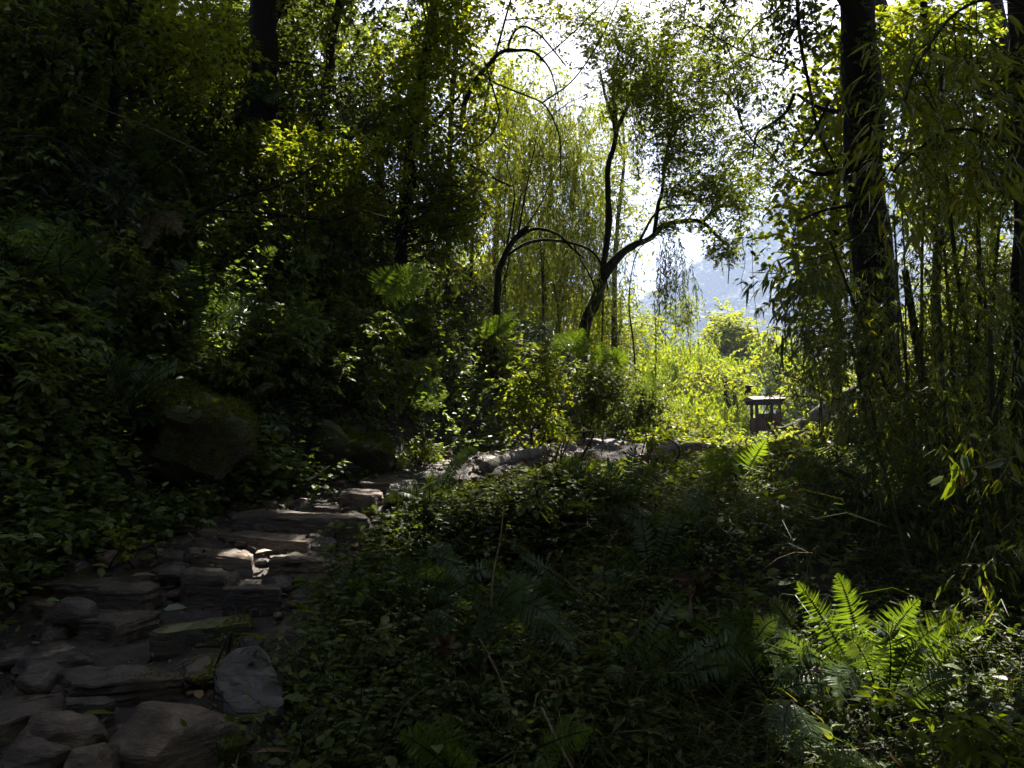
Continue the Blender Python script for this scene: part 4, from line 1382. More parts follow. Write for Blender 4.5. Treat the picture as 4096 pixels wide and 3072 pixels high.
for lb, u, v, d, sc in (('pair of big brown maple shaped dead leaves caught in the grass', 690, 582, 6.0, .2), ('red brown dead leaf caught in the dark stems of the mound', 446, 646, 5.2, .13),
                        ('big brown dead leaf hanging above the roofed box', 747, 389, 16, .16), ('dark dead leaf cluster hanging beside the fallen trunk', 862, 398, 13, .3)):
    b = P(u, v, d)
    mb = MB()
    n = 9
    leaves(mb, np.repeat(b[None], n, 0) + 0.05 * sc * rng.standard_normal((n, 3)), unit(np.stack([rng.standard_normal(n), -.4 + .3 * rng.standard_normal(n), rng.standard_normal(n)], -1)),
           np.array([0, -1, .4]) + .4 * rng.standard_normal((n, 3)), sc * uni(.6, 1, n), sc * .42, 'ovate', 0, uni(.2, .6, n), cull=False)
    tag(mb.build('dead_leaf', LM['dead'], loc=b), lb, 'dead leaf')
# ================================================================== plants
def plant(name, label, cat, base, stems, cents, spec, mat, group=None, stem_mat='twig', wood='stem', leafn='foliage', hangs=None, sub=None):
    """shrub, tree or climber: stems/limbs as parts, the leaves as one part.
    stems: list of (points, r0, r1[, part name]); cents: list of (centres, radius); spec: keyword set for foliage()"""
    base = np.asarray(base, float)
    o = thing(name, label, cat, base, group)
    sk = []
    for s in stems:
        mb = MB()
        c = tube(mb, s[0], s[1], s[2], 12 if s[1] > .12 else 7 if s[1] > .03 else 5, lump=0.16 if s[1] > .05 else 0.05)
        sk.append(c)
        mb.build(s[3] if len(s) > 3 else wood, BK[stem_mat], o, smooth=True)
    sk = np.concatenate(sk) if sk else base[None]
    mb = MB()
    for cc, r in cents:
        cc = np.asarray(cc).reshape(-1, 3)
        foliage(mb, cc, r, **spec)
        # twigs that carry the clumps
        dd = np.linalg.norm(cc[:, None] - sk[None], axis=2)
        dd = dd + 0.5 * np.maximum(sk[None, :, 2] - cc[:, None, 2], 0)
        j = dd.argmin(1)
        a = sk[j]
        m = (a + cc) / 2 + rng.standard_normal(cc.shape) * 0.12 * np.linalg.norm(cc - a, axis=1, keepdims=True) + np.array([0, 0, 0.08]) * np.linalg.norm(cc - a, axis=1, keepdims=True)
        t = np.linspace(0, 1, 6)[None, :, None]
        C = a[:, None] * (1 - t) ** 2 + 2 * m[:, None] * t * (1 - t) + cc[:, None] * t * t
        ln = np.linalg.norm(cc - a, axis=1)
        R = np.clip(ln * 0.008, 0.004, 0.03)[:, None] * np.linspace(1.1, 0.4, 6)[None]
        strands(mb, C, R, 4, 1)
    for h in (hangs or []):
        hang(mb, **h)
    if mb.n:
        mb.build(leafn, [LM[mat], BK[stem_mat]], o)
    return o


def foot(p, sink=0.15):
    return np.array([p[0], p[1], float(hgt(p[0], p[1])) - sink])


def tree(name, label, trunk, cents, spec, mat, limbs=(), stem_mat='dark', cat='tree', group=None, toground=True, hangs=None, wood='trunk'):
    """trunk: (list of (u, v, d), r0, r1); limbs the same"""
    t = pp(trunk[0])
    if toground:
        f = foot(t[0])
        if f[2] < t[0][2] - 0.1:
            t = np.vstack([f, t])
    st = [(t, trunk[1], trunk[2], wood)] + [(pp(l[0]), l[1], l[2], 'limb') for l in limbs]
    return plant(name, label, cat, t[0], st, cents, spec, mat, group, stem_mat, wood, 'crown', hangs)


SP_SMALL = dict(ntw=11, nlv=12, L=.085, W=.036, tm='diamond', droop=.25, tone=.5)
SP_MED = dict(ntw=10, nlv=11, L=.11, W=.055, tm='diamond', droop=.3, tone=.45)
SP_DENSE = dict(ntw=11, nlv=12, L=.10, W=.05, tm='diamond', droop=.3, tone=.4)

# ------------------------------------------------------------------ trees on the left hillside
tree('forest_tree', 'massive dark trunk leaning right at the top left corner', ([(32, 165, 9.6), (48, 100, 9.6), (82, 50, 9.6), (118, 8, 9.6), (150, -50, 9.6)], .34, .26),
     [(ell(40, 5, 90, 40, 9.4, .8, 34), .55), (ell(40, 100, 40, 60, 9.0, .2, 30), .35)], SP_MED, 'dark', limbs=[([(58, 84, 9.6), (30, 40, 9.6), (10, -20, 9.6)], .2, .14), ([(95, 36, 9.6), (130, 36, 9.6), (175, 30, 9.6)], .06, .02),
      ([(40, 130, 9.6), (22, 165, 9.6), (12, 205, 9.6)], .1, .04), ([(48, 140, 9.6), (45, 180, 9.6), (40, 215, 9.6)], .07, .03)], stem_mat='dark')
tree('slender_tree', 'thin crooked stem with a pale upper shaft near the left edge', ([(70, 268, 9.6), (76, 180, 9.8), (74, 120, 9.9), (74, 76, 10), (88, 36, 10), (104, -4, 10)], .085, .04),
     [(ell(95, 40, 50, 40, 9.8, .6, 14), .5)], SP_MED, 'dark', limbs=[([(74, 112, 9.9), (92, 60, 9.9), (100, 12, 9.8)], .035, .02)], stem_mat='moss')
tree('slender_tree', 'slim dark trunk just right of the massive leaning one', ([(104, 150, 10.8), (112, 95, 10.8), (122, 30, 10.8), (126, -20, 10.8)], .085, .06), [(ell(168, 35, 52, 42, 10.5, .8, 44), .55)], dict(SP_MED, tone=.7), 'bright', stem_mat='dark')
tree('slender_tree', 'thin straight stem left of the forked leaning trunk', ([(220, 120, 14.5), (223, 70, 14.5), (229, 20, 14.5), (232, -20, 14.5)], .05, .035), [(ell(215, 60, 32, 60, 14.5, 1, 26), .6)], SP_MED, 'dark')
tree('forest_tree', 'dark leaning trunk with a knotty fork in the left forest', ([(236, 140, 14), (248, 105, 14), (254, 80, 14), (263, 45, 14.3), (286, -5, 14.6), (300, -40, 15)], .095, .07),
     [(ell(255, 25, 40, 42, 14.5, 1.2, 30), .7), (ell(290, 90, 30, 30, 14.5, 1, 20), .6)], SP_MED, 'dark', limbs=[([(250, 98, 14), (248, 120, 13.7), (250, 140, 13.4)], .06, .05), ([(256, 70, 14), (290, 62, 13.8), (320, 66, 13.6)], .03, .015)])
tree('forest_tree', 'straight dark trunk between the leaning one and the leafy curtain', ([(320, 128, 15), (326, 85, 15), (331, 46, 15), (342, -10, 15), (348, -50, 15)], .10, .08),
     [(ell(350, 30, 50, 45, 15, 1.2, 44), .7), (ell(355, 110, 38, 50, 14.5, 1, 34), .6)], SP_MED, 'dark')
tree('forest_tree', 'tree cloaked in climbing leaves at the edge of the bright gap', ([(402, 236, 14.2), (410, 170, 14.2), (418, 100, 14.4), (430, 30, 14.6), (440, -40, 14.8)], .11, .09),
     [(ell(425, 25, 52, 55, 14.4, .8, 60), .6), (ell(425, 100, 45, 50, 14.2, .8, 60), .55), (ell(436, 170, 34, 55, 13.8, .6, 60), .5), (ell(465, 195, 18, 40, 13.4, .4, 24), .4)], dict(ntw=8, nlv=10, L=.11, W=.05, tm='diamond', droop=.3, tone=.55), 'bright',
     limbs=[([(412, 150, 14.2), (436, 120, 14), (460, 96, 13.9)], .05, .02)])
tree('forest_tree', 'leafy yellow green tree above the cloaked trunk near the top edge', ([(448, 200, 16), (450, 130, 16), (455, 60, 16), (462, -20, 16)], .06, .05),
     [(ell(455, 35, 38, 45, 16, 1, 55), .6), (ell(470, 110, 24, 45, 16, .8, 26), .5)], dict(SP_MED, tone=.6), 'bright', stem_mat='twig')
for (lb, u, v, d, bu, bv) in (('dim background tree behind the massive leaning trunk', 30, 70, 17, 20, 150), ('dim background tree filling the gap between the left trunks', 150, 95, 17, 165, 150),
                              ('background tree with sky showing through left of the forked trunk', 205, 60, 19, 200, 130), ('background tree with sky showing through right of the forked trunk', 300, 50, 20, 300, 120),
                              ('dark background tree behind the straight trunk and the curtain', 375, 90, 19, 380, 180)):
    tree('background_tree', lb, ([(bu, bv, d), ((u + bu) / 2 + 4, (v + bv) / 2, d), (u, v - 60, d)], .14, .06), [(ell(u, v, 62, 70, d, 1.4, 62), .95)], dict(SP_MED, L=.16, W=.08), 'dark')

tree('climber_mass', 'dense hanging mass of climbers right of the straight trunk on the left', ([(398, 262, 15.5), (402, 200, 15.5), (408, 130, 15.5), (412, 90, 15.5)], .06, .04), [(ell(395, 190, 52, 66, 15.4, .8, 110), .6), (ell(340, 210, 40, 40, 15.6, .8, 40), .6), (ell(450, 215, 22, 52, 14.8, .6, 40), .5)],
     dict(ntw=8, nlv=10, L=.11, W=.05, tm='diamond', droop=.6, tone=.45), 'cover', stem_mat='dark')
# shrubs and saplings of the bank
def shrub(label, u, v, d, ru, rv, n, r, spec, mat, group=None, name='shrub', bv=None, stem_mat='twig', ns=4, fix=False):
    bv = (v + rv) if bv is None else bv
    q = P(u, bv, d)
    if q[2] - float(hgt(q[0], q[1])) > .55 and bv < 470 and not fix:
        d2 = min(ground_hit(u, bv, 40)[1], d * 1.9)
        k_ = d2 / d
        spec = dict(spec, L=spec['L'] * min(k_, 1.5), W=spec['W'] * min(k_, 1.5))
        d, r = d2, r * k_
        q = P(u, bv, d)
    b = foot(q, 0.05)
    cc = ell(u, v, ru, rv, d, .35, n)
    st = []
    for k in range(ns):
        e = cc[rng.integers(len(cc))]
        st.append(([b + rng.standard_normal(3) * .04, (b + e) / 2 + rng.standard_normal(3) * .12, e], .018, .006))
    return plant(name, label, 'shrub', b, st, [(cc, r)], spec, mat, group, stem_mat)


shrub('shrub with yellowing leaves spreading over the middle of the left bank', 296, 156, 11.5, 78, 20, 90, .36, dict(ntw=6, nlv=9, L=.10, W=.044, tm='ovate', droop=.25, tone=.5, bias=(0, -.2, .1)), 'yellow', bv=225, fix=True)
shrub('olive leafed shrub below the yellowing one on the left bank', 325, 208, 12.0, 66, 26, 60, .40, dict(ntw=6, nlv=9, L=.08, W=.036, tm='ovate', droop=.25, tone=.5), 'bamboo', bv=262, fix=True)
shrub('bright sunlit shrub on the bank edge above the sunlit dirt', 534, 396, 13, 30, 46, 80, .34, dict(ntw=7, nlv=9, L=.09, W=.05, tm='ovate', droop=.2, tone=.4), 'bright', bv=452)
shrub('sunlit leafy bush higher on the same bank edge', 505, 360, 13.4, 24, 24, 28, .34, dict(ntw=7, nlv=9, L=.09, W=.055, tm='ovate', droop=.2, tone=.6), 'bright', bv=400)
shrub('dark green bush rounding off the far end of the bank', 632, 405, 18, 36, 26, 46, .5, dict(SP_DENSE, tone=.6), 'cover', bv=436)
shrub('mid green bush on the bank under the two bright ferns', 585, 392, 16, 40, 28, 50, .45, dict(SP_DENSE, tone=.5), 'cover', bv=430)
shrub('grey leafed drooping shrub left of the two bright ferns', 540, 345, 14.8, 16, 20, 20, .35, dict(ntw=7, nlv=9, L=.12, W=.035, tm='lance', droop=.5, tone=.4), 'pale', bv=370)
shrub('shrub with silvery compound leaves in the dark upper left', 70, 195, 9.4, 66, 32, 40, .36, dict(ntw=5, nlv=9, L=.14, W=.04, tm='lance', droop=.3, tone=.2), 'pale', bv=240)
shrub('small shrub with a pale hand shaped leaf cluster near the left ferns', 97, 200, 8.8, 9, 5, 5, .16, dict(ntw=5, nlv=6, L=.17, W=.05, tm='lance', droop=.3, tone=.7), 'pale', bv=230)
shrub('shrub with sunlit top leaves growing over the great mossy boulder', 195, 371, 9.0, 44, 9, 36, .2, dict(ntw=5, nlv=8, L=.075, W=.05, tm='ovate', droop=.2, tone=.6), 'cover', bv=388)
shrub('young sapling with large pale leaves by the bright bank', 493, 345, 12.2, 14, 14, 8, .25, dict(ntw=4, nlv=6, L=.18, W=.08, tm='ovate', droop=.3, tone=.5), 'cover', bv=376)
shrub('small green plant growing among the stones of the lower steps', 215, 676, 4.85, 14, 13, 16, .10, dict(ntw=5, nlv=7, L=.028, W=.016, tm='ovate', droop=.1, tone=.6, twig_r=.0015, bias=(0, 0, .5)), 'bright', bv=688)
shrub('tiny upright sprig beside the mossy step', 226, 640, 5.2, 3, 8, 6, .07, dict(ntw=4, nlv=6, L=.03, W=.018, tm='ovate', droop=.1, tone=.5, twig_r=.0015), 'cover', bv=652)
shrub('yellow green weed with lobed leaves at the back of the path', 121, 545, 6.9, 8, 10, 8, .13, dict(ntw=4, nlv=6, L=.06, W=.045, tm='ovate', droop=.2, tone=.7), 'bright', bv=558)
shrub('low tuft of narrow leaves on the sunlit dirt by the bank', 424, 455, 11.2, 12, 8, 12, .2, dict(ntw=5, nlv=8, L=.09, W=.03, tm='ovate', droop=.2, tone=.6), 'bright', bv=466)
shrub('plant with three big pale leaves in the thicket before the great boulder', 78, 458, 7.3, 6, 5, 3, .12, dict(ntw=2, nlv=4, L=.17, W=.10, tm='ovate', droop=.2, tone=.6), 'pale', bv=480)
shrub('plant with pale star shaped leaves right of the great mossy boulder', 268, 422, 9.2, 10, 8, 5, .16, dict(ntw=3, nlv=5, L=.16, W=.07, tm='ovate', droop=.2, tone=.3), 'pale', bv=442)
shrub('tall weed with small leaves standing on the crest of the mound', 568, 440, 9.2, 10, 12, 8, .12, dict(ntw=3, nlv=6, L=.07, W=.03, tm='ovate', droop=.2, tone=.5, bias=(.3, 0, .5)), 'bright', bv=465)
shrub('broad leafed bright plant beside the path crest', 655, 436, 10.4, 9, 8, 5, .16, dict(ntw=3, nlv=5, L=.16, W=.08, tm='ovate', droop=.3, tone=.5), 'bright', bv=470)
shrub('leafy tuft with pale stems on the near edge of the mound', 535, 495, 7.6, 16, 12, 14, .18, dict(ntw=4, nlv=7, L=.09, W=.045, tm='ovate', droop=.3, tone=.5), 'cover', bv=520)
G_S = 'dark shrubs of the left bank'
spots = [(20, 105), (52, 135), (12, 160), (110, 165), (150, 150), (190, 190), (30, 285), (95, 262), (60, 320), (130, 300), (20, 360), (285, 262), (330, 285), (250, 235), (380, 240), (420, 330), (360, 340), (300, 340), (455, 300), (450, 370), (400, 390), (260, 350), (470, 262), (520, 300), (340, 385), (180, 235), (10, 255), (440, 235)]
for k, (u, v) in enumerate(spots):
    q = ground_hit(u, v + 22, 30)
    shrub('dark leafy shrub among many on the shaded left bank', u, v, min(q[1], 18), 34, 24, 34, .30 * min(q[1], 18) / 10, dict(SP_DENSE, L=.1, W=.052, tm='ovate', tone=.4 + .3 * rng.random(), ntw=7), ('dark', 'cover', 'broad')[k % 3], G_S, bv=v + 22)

# canes and loose branches of the left bank
def cane(name, label, path, r0, r1, mat='cane', cents=None, spec=None, lm='cover', cat='branch'):
    p = pp(path)
    plant(name, label, cat, p[0], [(p, r0, r1)], cents or [], spec or SP_SMALL, lm, None, mat)


cane('dry_cane', 'long pale dry cane slanting down across the left trees', [(40, 82, 9), (100, 108, 9), (150, 128, 9), (206, 154, 9)], .009, .006)
cane('dry_cane', 'thin bent cane sloping down over the silvery shrub', [(0, 138, 8), (50, 138, 8), (90, 162, 8), (112, 180, 8)], .009, .006, 'twig')
cane('dead_branch', 'thick black broken branch pointing up right on the left bank', [(100, 225, 8.8), (122, 200, 8.8), (138, 180, 8.8), (168, 158, 8.8)], .024, .012, 'dark')
cane('dead_branch', 'crooked dark branch rising to the right under the yellowing shrub', [(195, 218, 9.1), (215, 206, 9.1), (240, 196, 9.1), (278, 186, 9.1), (300, 176, 9.2), (322, 160, 9.3)], .028, .008, 'dark', [(pp([(240, 190, 9.1), (270, 180, 9.1), (300, 168, 9.1), (322, 155, 9.2), (290, 190, 9.1)]), .3)], dict(ntw=4, nlv=8, L=.085, W=.038, tm='ovate', droop=.25, tone=.5), 'bamboo')
cane('dead_branch', 'horizontal mossy branch in the dark middle of the bank', [(210, 210, 9.9), (270, 214, 9.9), (330, 220, 10), (360, 212, 10), (390, 218, 10)], .02, .008, 'dark', [(pp([(250, 206, 9.9), (290, 222, 9.9), (330, 210, 10), (370, 222, 10)]), .3)], dict(ntw=4, nlv=8, L=.085, W=.038, tm='ovate', droop=.3, tone=.4), 'cover')
cane('dry_cane', 'upright brown cane standing in the dark mound', [(491, 606, 5.4), (494, 570, 5.5), (500, 540, 5.6), (504, 505, 5.8)], .007, .004)
cane('dry_cane', 'pair of pale bent grass stalks drooping over the dark bank', [(480, 640, 4.7), (497, 670, 4.6), (508, 712, 4.5), (512, 745, 4.45)], .004, .003)
cane('dry_cane', 'pale stalk crossing beside the pair of bent stalks', [(488, 655, 4.8), (505, 690, 4.6), (516, 730, 4.5)], .004, .003)
cane('dry_cane', 'stout dry cane leaning out of the bottom edge', [(542, 708, 4.4), (556, 738, 4.2), (576, 775, 4.0)], .008, .007)
cane('dry_cane', 'thin reddish cane running right with side twigs across the dark mound', [(545, 690, 4.7), (590, 696, 4.7), (630, 706, 4.6), (672, 718, 4.5)], .005, .003)
cane('dry_cane', 'dark twig bent down through the ivy leaves', [(492, 640, 4.9), (482, 672, 4.8), (478, 710, 4.7)], .006, .004, 'twig')

# ------------------------------------------------------------------ the bright gap: arching bare stems, weeping shoots
cane('arching_stem', 'bare crooked trunk bending over to the right against the white sky', [(462, 130, 16), (464, 105, 16), (474, 82, 16), (488, 65, 16), (503, 51, 16), (516, 50, 16), (530, 51, 16), (542, 59, 16), (551, 72, 16), (556, 90, 16), (560, 104, 16)], .065, .007, 'moss', [(pp([(530, 46, 16), (545, 60, 16), (520, 44, 16), (558, 98, 16), (500, 48, 16)]), .35)], dict(ntw=3, nlv=5, L=.11, W=.05, tm='ovate', droop=.3, tone=.5), 'yellow', cat='stem')
cane('arching_stem', 'thin arched branch above the bare crooked trunk', [(508, 50, 16), (510, 40, 16), (517, 29, 16), (527, 27, 16), (541, 36, 16), (554, 51, 16), (566, 66, 16)], .032, .015, 'twig', [(ell(540, 18, 32, 16, 15.6, .4, 9), .35)], dict(ntw=3, nlv=5, L=.12, W=.06, tm='ovate', droop=.3, tone=.6, tvar=.2), 'yellow', cat='stem')
cane('climber', 'long thin stem sweeping down to the right through the bright gap', [(452, 52, 15.5), (469, 60, 15.5), (490, 80, 15.5), (514, 91, 15.5), (542, 103, 15.5), (554, 121, 15.5), (560, 142, 15.5), (560, 180, 15.5)], .026, .012, 'twig', cat='vine')
cane('climber', 'straight thin vine rising to the top edge through the bright gap', [(542, 103, 15.5), (573, 80, 15.5), (600, 40, 15.5), (622, -8, 15.5)], .018, .012, 'twig', cat='vine')
cane('climber', 'second straight vine nearly parallel to it against the white sky', [(540, 60, 16), (565, 40, 16), (600, 6, 16), (612, -8, 16)], .016, .01, 'twig', cat='vine')
cane('climber', 'loop of vine hanging left of the bright gap', [(484, 60, 15), (495, 96, 15), (499, 116, 15), (490, 136, 15), (476, 146, 15), (462, 142, 15)], .022, .012, 'twig', cat='vine')
cane('climber', 'leaning branch crossing the lower bright gap', [(470, 165, 14.5), (490, 176, 14.5), (512, 187, 14.5)], .03, .02, 'moss', cat='branch')
plant('mossy_shrub', 'many stemmed leaning tree with mossy arching arms below the bright gap', 'tree', foot(P(494, 318, 15)),
      [(np.vstack([foot(P(494, 318, 15)), pp([(496, 290, 15), (502, 262, 15), (514, 240, 15), (528, 226, 15)])]), .085, .04, 'trunk'),
       (pp([(514, 240, 15), (534, 229, 15), (557, 234, 15), (572, 248, 15), (584, 258, 15)]), .038, .018, 'limb'), (pp([(503, 258, 15), (530, 242, 15), (560, 241, 15), (590, 250, 15), (604, 270, 15), (608, 290, 15)]), .034, .015, 'limb'),
       (pp([(518, 236, 15), (524, 200, 15), (530, 170, 15), (536, 140, 15)]), .024, .01, 'limb'), (pp([(506, 252, 15), (512, 215, 15), (514, 190, 15), (505, 160, 15)]), .024, .01, 'limb'), (pp([(522, 232, 15), (540, 205, 15.2), (552, 178, 15.4)]), .022, .008, 'limb')],
      [(ell(500, 225, 32, 45, 15, .8, 52), .42), (ell(470, 255, 22, 40, 14.4, .6, 30), .4), (ell(525, 275, 30, 30, 15.4, .8, 26), .4), (ell(540, 200, 26, 40, 15.4, .8, 26), .4)], dict(ntw=6, nlv=8, L=.085, W=.034, tm='diamond', droop=.4, tone=.4), 'bamboo', None, 'moss')


def weeping(label, base, culms, cents, n, length, nlv, tone=.5, mat='bamboo', L=.14, W=.021, rad=.5, out=.25):
    b = foot(P(*base))
    st = [(np.vstack([b + rng.standard_normal(3) * .1 * np.array([1, 1, 0]), pp(c)]), .03, .008, 'culm') for c in culms]
    return plant('weeping_bamboo', label, 'bamboo', b, st, [], None, mat, 'weeping bamboo behind the leaning tree', 'culm', 'culm', 'foliage',
                 [dict(cent=cents, rad=rad, out=out, n=n, length=length, nlv=nlv, L=L, W=W, tone=tone, tvar=.22)])


weeping('feathery weeping bamboo hanging under the bare crooked trunk', (500, 330, 21), [[(505, 200, 21), (515, 110, 21), (535, 66, 21)], [(520, 200, 21), (550, 120, 21), (590, 92, 21)]], np.concatenate([ell(525, 110, 62, 44, 21, 1.6, 70), ell(585, 130, 40, 60, 22, 1.4, 50), ell(500, 180, 30, 60, 20, 1.4, 30)]), 7, 1.5, 22)
weeping('feathery weeping bamboo in the middle of the bright gap', (540, 335, 22), [[(545, 240, 22), (560, 150, 22), (590, 110, 22)], [(540, 240, 22), (530, 170, 22), (500, 150, 22)]], np.concatenate([ell(545, 185, 66, 50, 22, 1.6, 80), ell(600, 220, 40, 50, 22.5, 1.4, 44)]), 8, 1.5, 22, .5)
weeping('feathery weeping bamboo low behind the mossy arching arms', (560, 345, 23), [[(560, 290, 23), (570, 240, 23), (600, 215, 23)], [(555, 290, 23), (540, 250, 23), (515, 235, 23)]], ell(560, 255, 70, 44, 23, 1.6, 80), 9, 1.4, 22, .6)
weeping('feathery weeping bamboo hanging from the leaning tree towards the light', (640, 400, 19), [[(634, 350, 19), (629, 300, 19), (636, 255, 19), (652, 238, 19)]], np.concatenate([ell(636, 250, 28, 16, 19, .9, 50), ell(648, 285, 24, 40, 18.6, .6, 40)]), 10, 2.1, 24, .4, rad=.35, out=.10)
weeping('feathery weeping bamboo spray over the upright of the leaning tree', (600, 345, 21), [[(605, 250, 20.5), (608, 180, 20.3), (620, 120, 20.2)]], ell(612, 150, 40, 42, 20.4, .8, 70), 9, 1.3, 20, .45)

tree('leaning_tree', 'old leaning tree with a mossy limb reaching right over the valley view', ([(582, 345, 20), (588, 315, 20), (597, 297, 20), (602, 280, 20), (614, 262, 20), (626, 250, 20), (640, 242, 20)], .17, .10),
     [(pp([(650, 239, 20), (660, 231, 20), (670, 225, 20), (684, 222, 20), (696, 222, 20), (708, 229, 20), (718, 237, 20), (668, 232, 20), (678, 227, 20)]), .28), (ell(632, 50, 50, 46, 20, 1, 56), .85), (ell(612, 100, 30, 40, 20, 1, 40), .6), (ell(662, 95, 46, 50, 20, 1, 52), .75), (ell(690, 150, 40, 52, 20, .9, 60), .6), (ell(700, 60, 50, 55, 20, 1.2, 50), .7), (ell(575, 60, 40, 40, 20.5, 1.2, 36), .7), (ell(740, 190, 24, 50, 19.5, .8, 24), .5), (ell(620, 210, 36, 26, 20, .8, 34), .6), (ell(720, 195, 26, 24, 19.5, .6, 16), .5), (ell(726, 246, 14, 10, 19.5, .4, 7), .35), (ell(655, 190, 26, 34, 20, .7, 26), .5)],
     dict(SP_SMALL, ntw=14, L=.10, W=.045, tone=.4), 'bright',
     limbs=[([(636, 244, 20), (652, 238, 20), (664, 226, 20), (683, 221, 20), (702, 222, 20), (718, 237, 20), (729, 246, 20)], .085, .035),
            ([(702, 222, 20), (712, 212, 20), (722, 206, 20), (738, 204, 20)], .06, .03), ([(600, 284, 20), (608, 235, 20.2), (609, 195, 20.3), (608, 167, 20.3), (614, 146, 20.3), (617, 128, 20.3)], .09, .06),
            ([(616, 134, 20.3), (610, 110, 20.3), (604, 90, 20.3), (600, 70, 20.3)], .06, .025), ([(616, 134, 20.3), (614, 95, 20.3), (614, 72, 20.3), (620, 50, 20.3)], .06, .025), ([(617, 128, 20.3), (627, 106, 20.3), (634, 86, 20.3), (650, 76, 20.3), (664, 46, 20.3)], .065, .02),
            ([(654, 236, 20), (658, 208, 20), (661, 193, 20), (668, 147, 20), (678, 106, 20)], .065, .03), ([(670, 140, 20), (684, 122, 20), (700, 114, 20), (712, 118, 20)], .035, .015), ([(700, 114, 20), (702, 96, 20), (698, 82, 20)], .025, .01),
            ([(640, 240, 20), (655, 214, 19.8), (672, 206, 19.7), (700, 205, 19.6)], .04, .015), ([(588, 320, 19.8), (596, 300, 19.3), (592, 280, 19.2), (580, 258, 19.2), (572, 240, 19.2)], .035, .02)],
     stem_mat='moss')
# dangling root threads below the mossy limb
cane('hanging_vine', 'dark bundle of shoots dangling to the ground right of the leaning tree', [(654, 300, 18.5), (656, 340, 18.4), (655, 392, 18.3)], .012, .008, 'twig', [(spline(pp([(656, 300, 18.5), (657, 390, 18.3)]), 9), .16)], dict(ntw=4, nlv=7, L=.12, W=.022, tm='lance', droop=.9, tone=.3, bias=(0, 0, -.6)), 'bamboo', cat='vine')
cane('hanging_vine', 'thin vine with a few round leaves dangling before the mountain', [(738, 205, 12), (742, 240, 12), (745, 262, 12), (741, 285, 12), (749, 300, 12)], .006, .003, 'twig', [(pp([(741, 279, 12), (745, 281, 12), (740, 264, 12), (744, 238, 12), (751, 242, 12)]), .12)], dict(ntw=2, nlv=4, L=.13, W=.07, tm='ovate', droop=.3, tone=.3), 'cover', cat='vine')
cane('hanging_vine', 'hair thin vine hanging lowest before the mountain', [(752, 236, 12), (753, 280, 12), (756, 312, 12), (757, 332, 12)], .005, .003, 'twig', cat='vine')
cane('hanging_vine', 'short straight root hanging from the end of the mossy limb', [(728, 246, 19.6), (729, 265, 19.6), (728, 284, 19.6)], .02, .012, 'twig', cat='vine')
# ------------------------------------------------------------------ the right hand side
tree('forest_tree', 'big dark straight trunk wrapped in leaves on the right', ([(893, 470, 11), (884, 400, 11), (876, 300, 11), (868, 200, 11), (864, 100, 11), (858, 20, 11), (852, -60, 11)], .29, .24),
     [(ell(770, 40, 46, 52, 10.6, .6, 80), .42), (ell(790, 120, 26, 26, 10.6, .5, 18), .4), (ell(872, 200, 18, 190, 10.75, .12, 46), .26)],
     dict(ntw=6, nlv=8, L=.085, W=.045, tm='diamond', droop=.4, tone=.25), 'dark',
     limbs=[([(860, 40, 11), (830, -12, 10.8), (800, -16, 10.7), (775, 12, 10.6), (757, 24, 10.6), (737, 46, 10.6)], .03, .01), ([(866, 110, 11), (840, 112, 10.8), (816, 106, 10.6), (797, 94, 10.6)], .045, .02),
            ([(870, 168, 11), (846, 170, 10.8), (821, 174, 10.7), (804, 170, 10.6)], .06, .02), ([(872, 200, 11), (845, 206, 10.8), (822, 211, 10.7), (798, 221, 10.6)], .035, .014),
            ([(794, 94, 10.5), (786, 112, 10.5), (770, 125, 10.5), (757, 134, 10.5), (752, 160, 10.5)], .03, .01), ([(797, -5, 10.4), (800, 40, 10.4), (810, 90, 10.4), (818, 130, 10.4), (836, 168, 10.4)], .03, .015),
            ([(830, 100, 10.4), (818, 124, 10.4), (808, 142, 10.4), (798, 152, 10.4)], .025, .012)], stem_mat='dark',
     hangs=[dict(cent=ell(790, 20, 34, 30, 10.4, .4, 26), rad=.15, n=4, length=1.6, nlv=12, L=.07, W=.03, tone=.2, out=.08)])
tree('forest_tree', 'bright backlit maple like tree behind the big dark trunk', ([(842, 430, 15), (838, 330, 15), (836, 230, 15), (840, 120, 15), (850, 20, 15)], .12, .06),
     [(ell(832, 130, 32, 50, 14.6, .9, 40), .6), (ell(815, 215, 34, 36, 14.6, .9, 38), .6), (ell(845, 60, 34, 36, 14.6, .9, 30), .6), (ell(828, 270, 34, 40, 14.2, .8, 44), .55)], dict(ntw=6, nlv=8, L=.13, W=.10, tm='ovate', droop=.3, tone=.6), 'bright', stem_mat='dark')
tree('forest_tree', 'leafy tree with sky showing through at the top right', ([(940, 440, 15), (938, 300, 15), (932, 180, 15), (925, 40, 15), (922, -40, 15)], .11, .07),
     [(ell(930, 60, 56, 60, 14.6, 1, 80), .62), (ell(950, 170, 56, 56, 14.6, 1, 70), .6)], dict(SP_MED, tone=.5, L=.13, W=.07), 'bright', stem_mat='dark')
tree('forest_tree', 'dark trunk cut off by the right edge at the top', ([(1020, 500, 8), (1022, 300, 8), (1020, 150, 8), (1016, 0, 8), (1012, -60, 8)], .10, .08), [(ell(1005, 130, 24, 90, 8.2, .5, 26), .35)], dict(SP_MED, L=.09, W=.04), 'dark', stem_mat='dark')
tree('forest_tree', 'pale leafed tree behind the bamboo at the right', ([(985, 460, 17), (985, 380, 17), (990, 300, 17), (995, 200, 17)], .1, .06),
     [(ell(985, 300, 48, 70, 16.5, 1, 80), .7), (ell(930, 370, 46, 50, 16.5, 1, 60), .65)], dict(SP_MED, tone=.5, L=.13, W=.05), 'bamboo', stem_mat='dark')
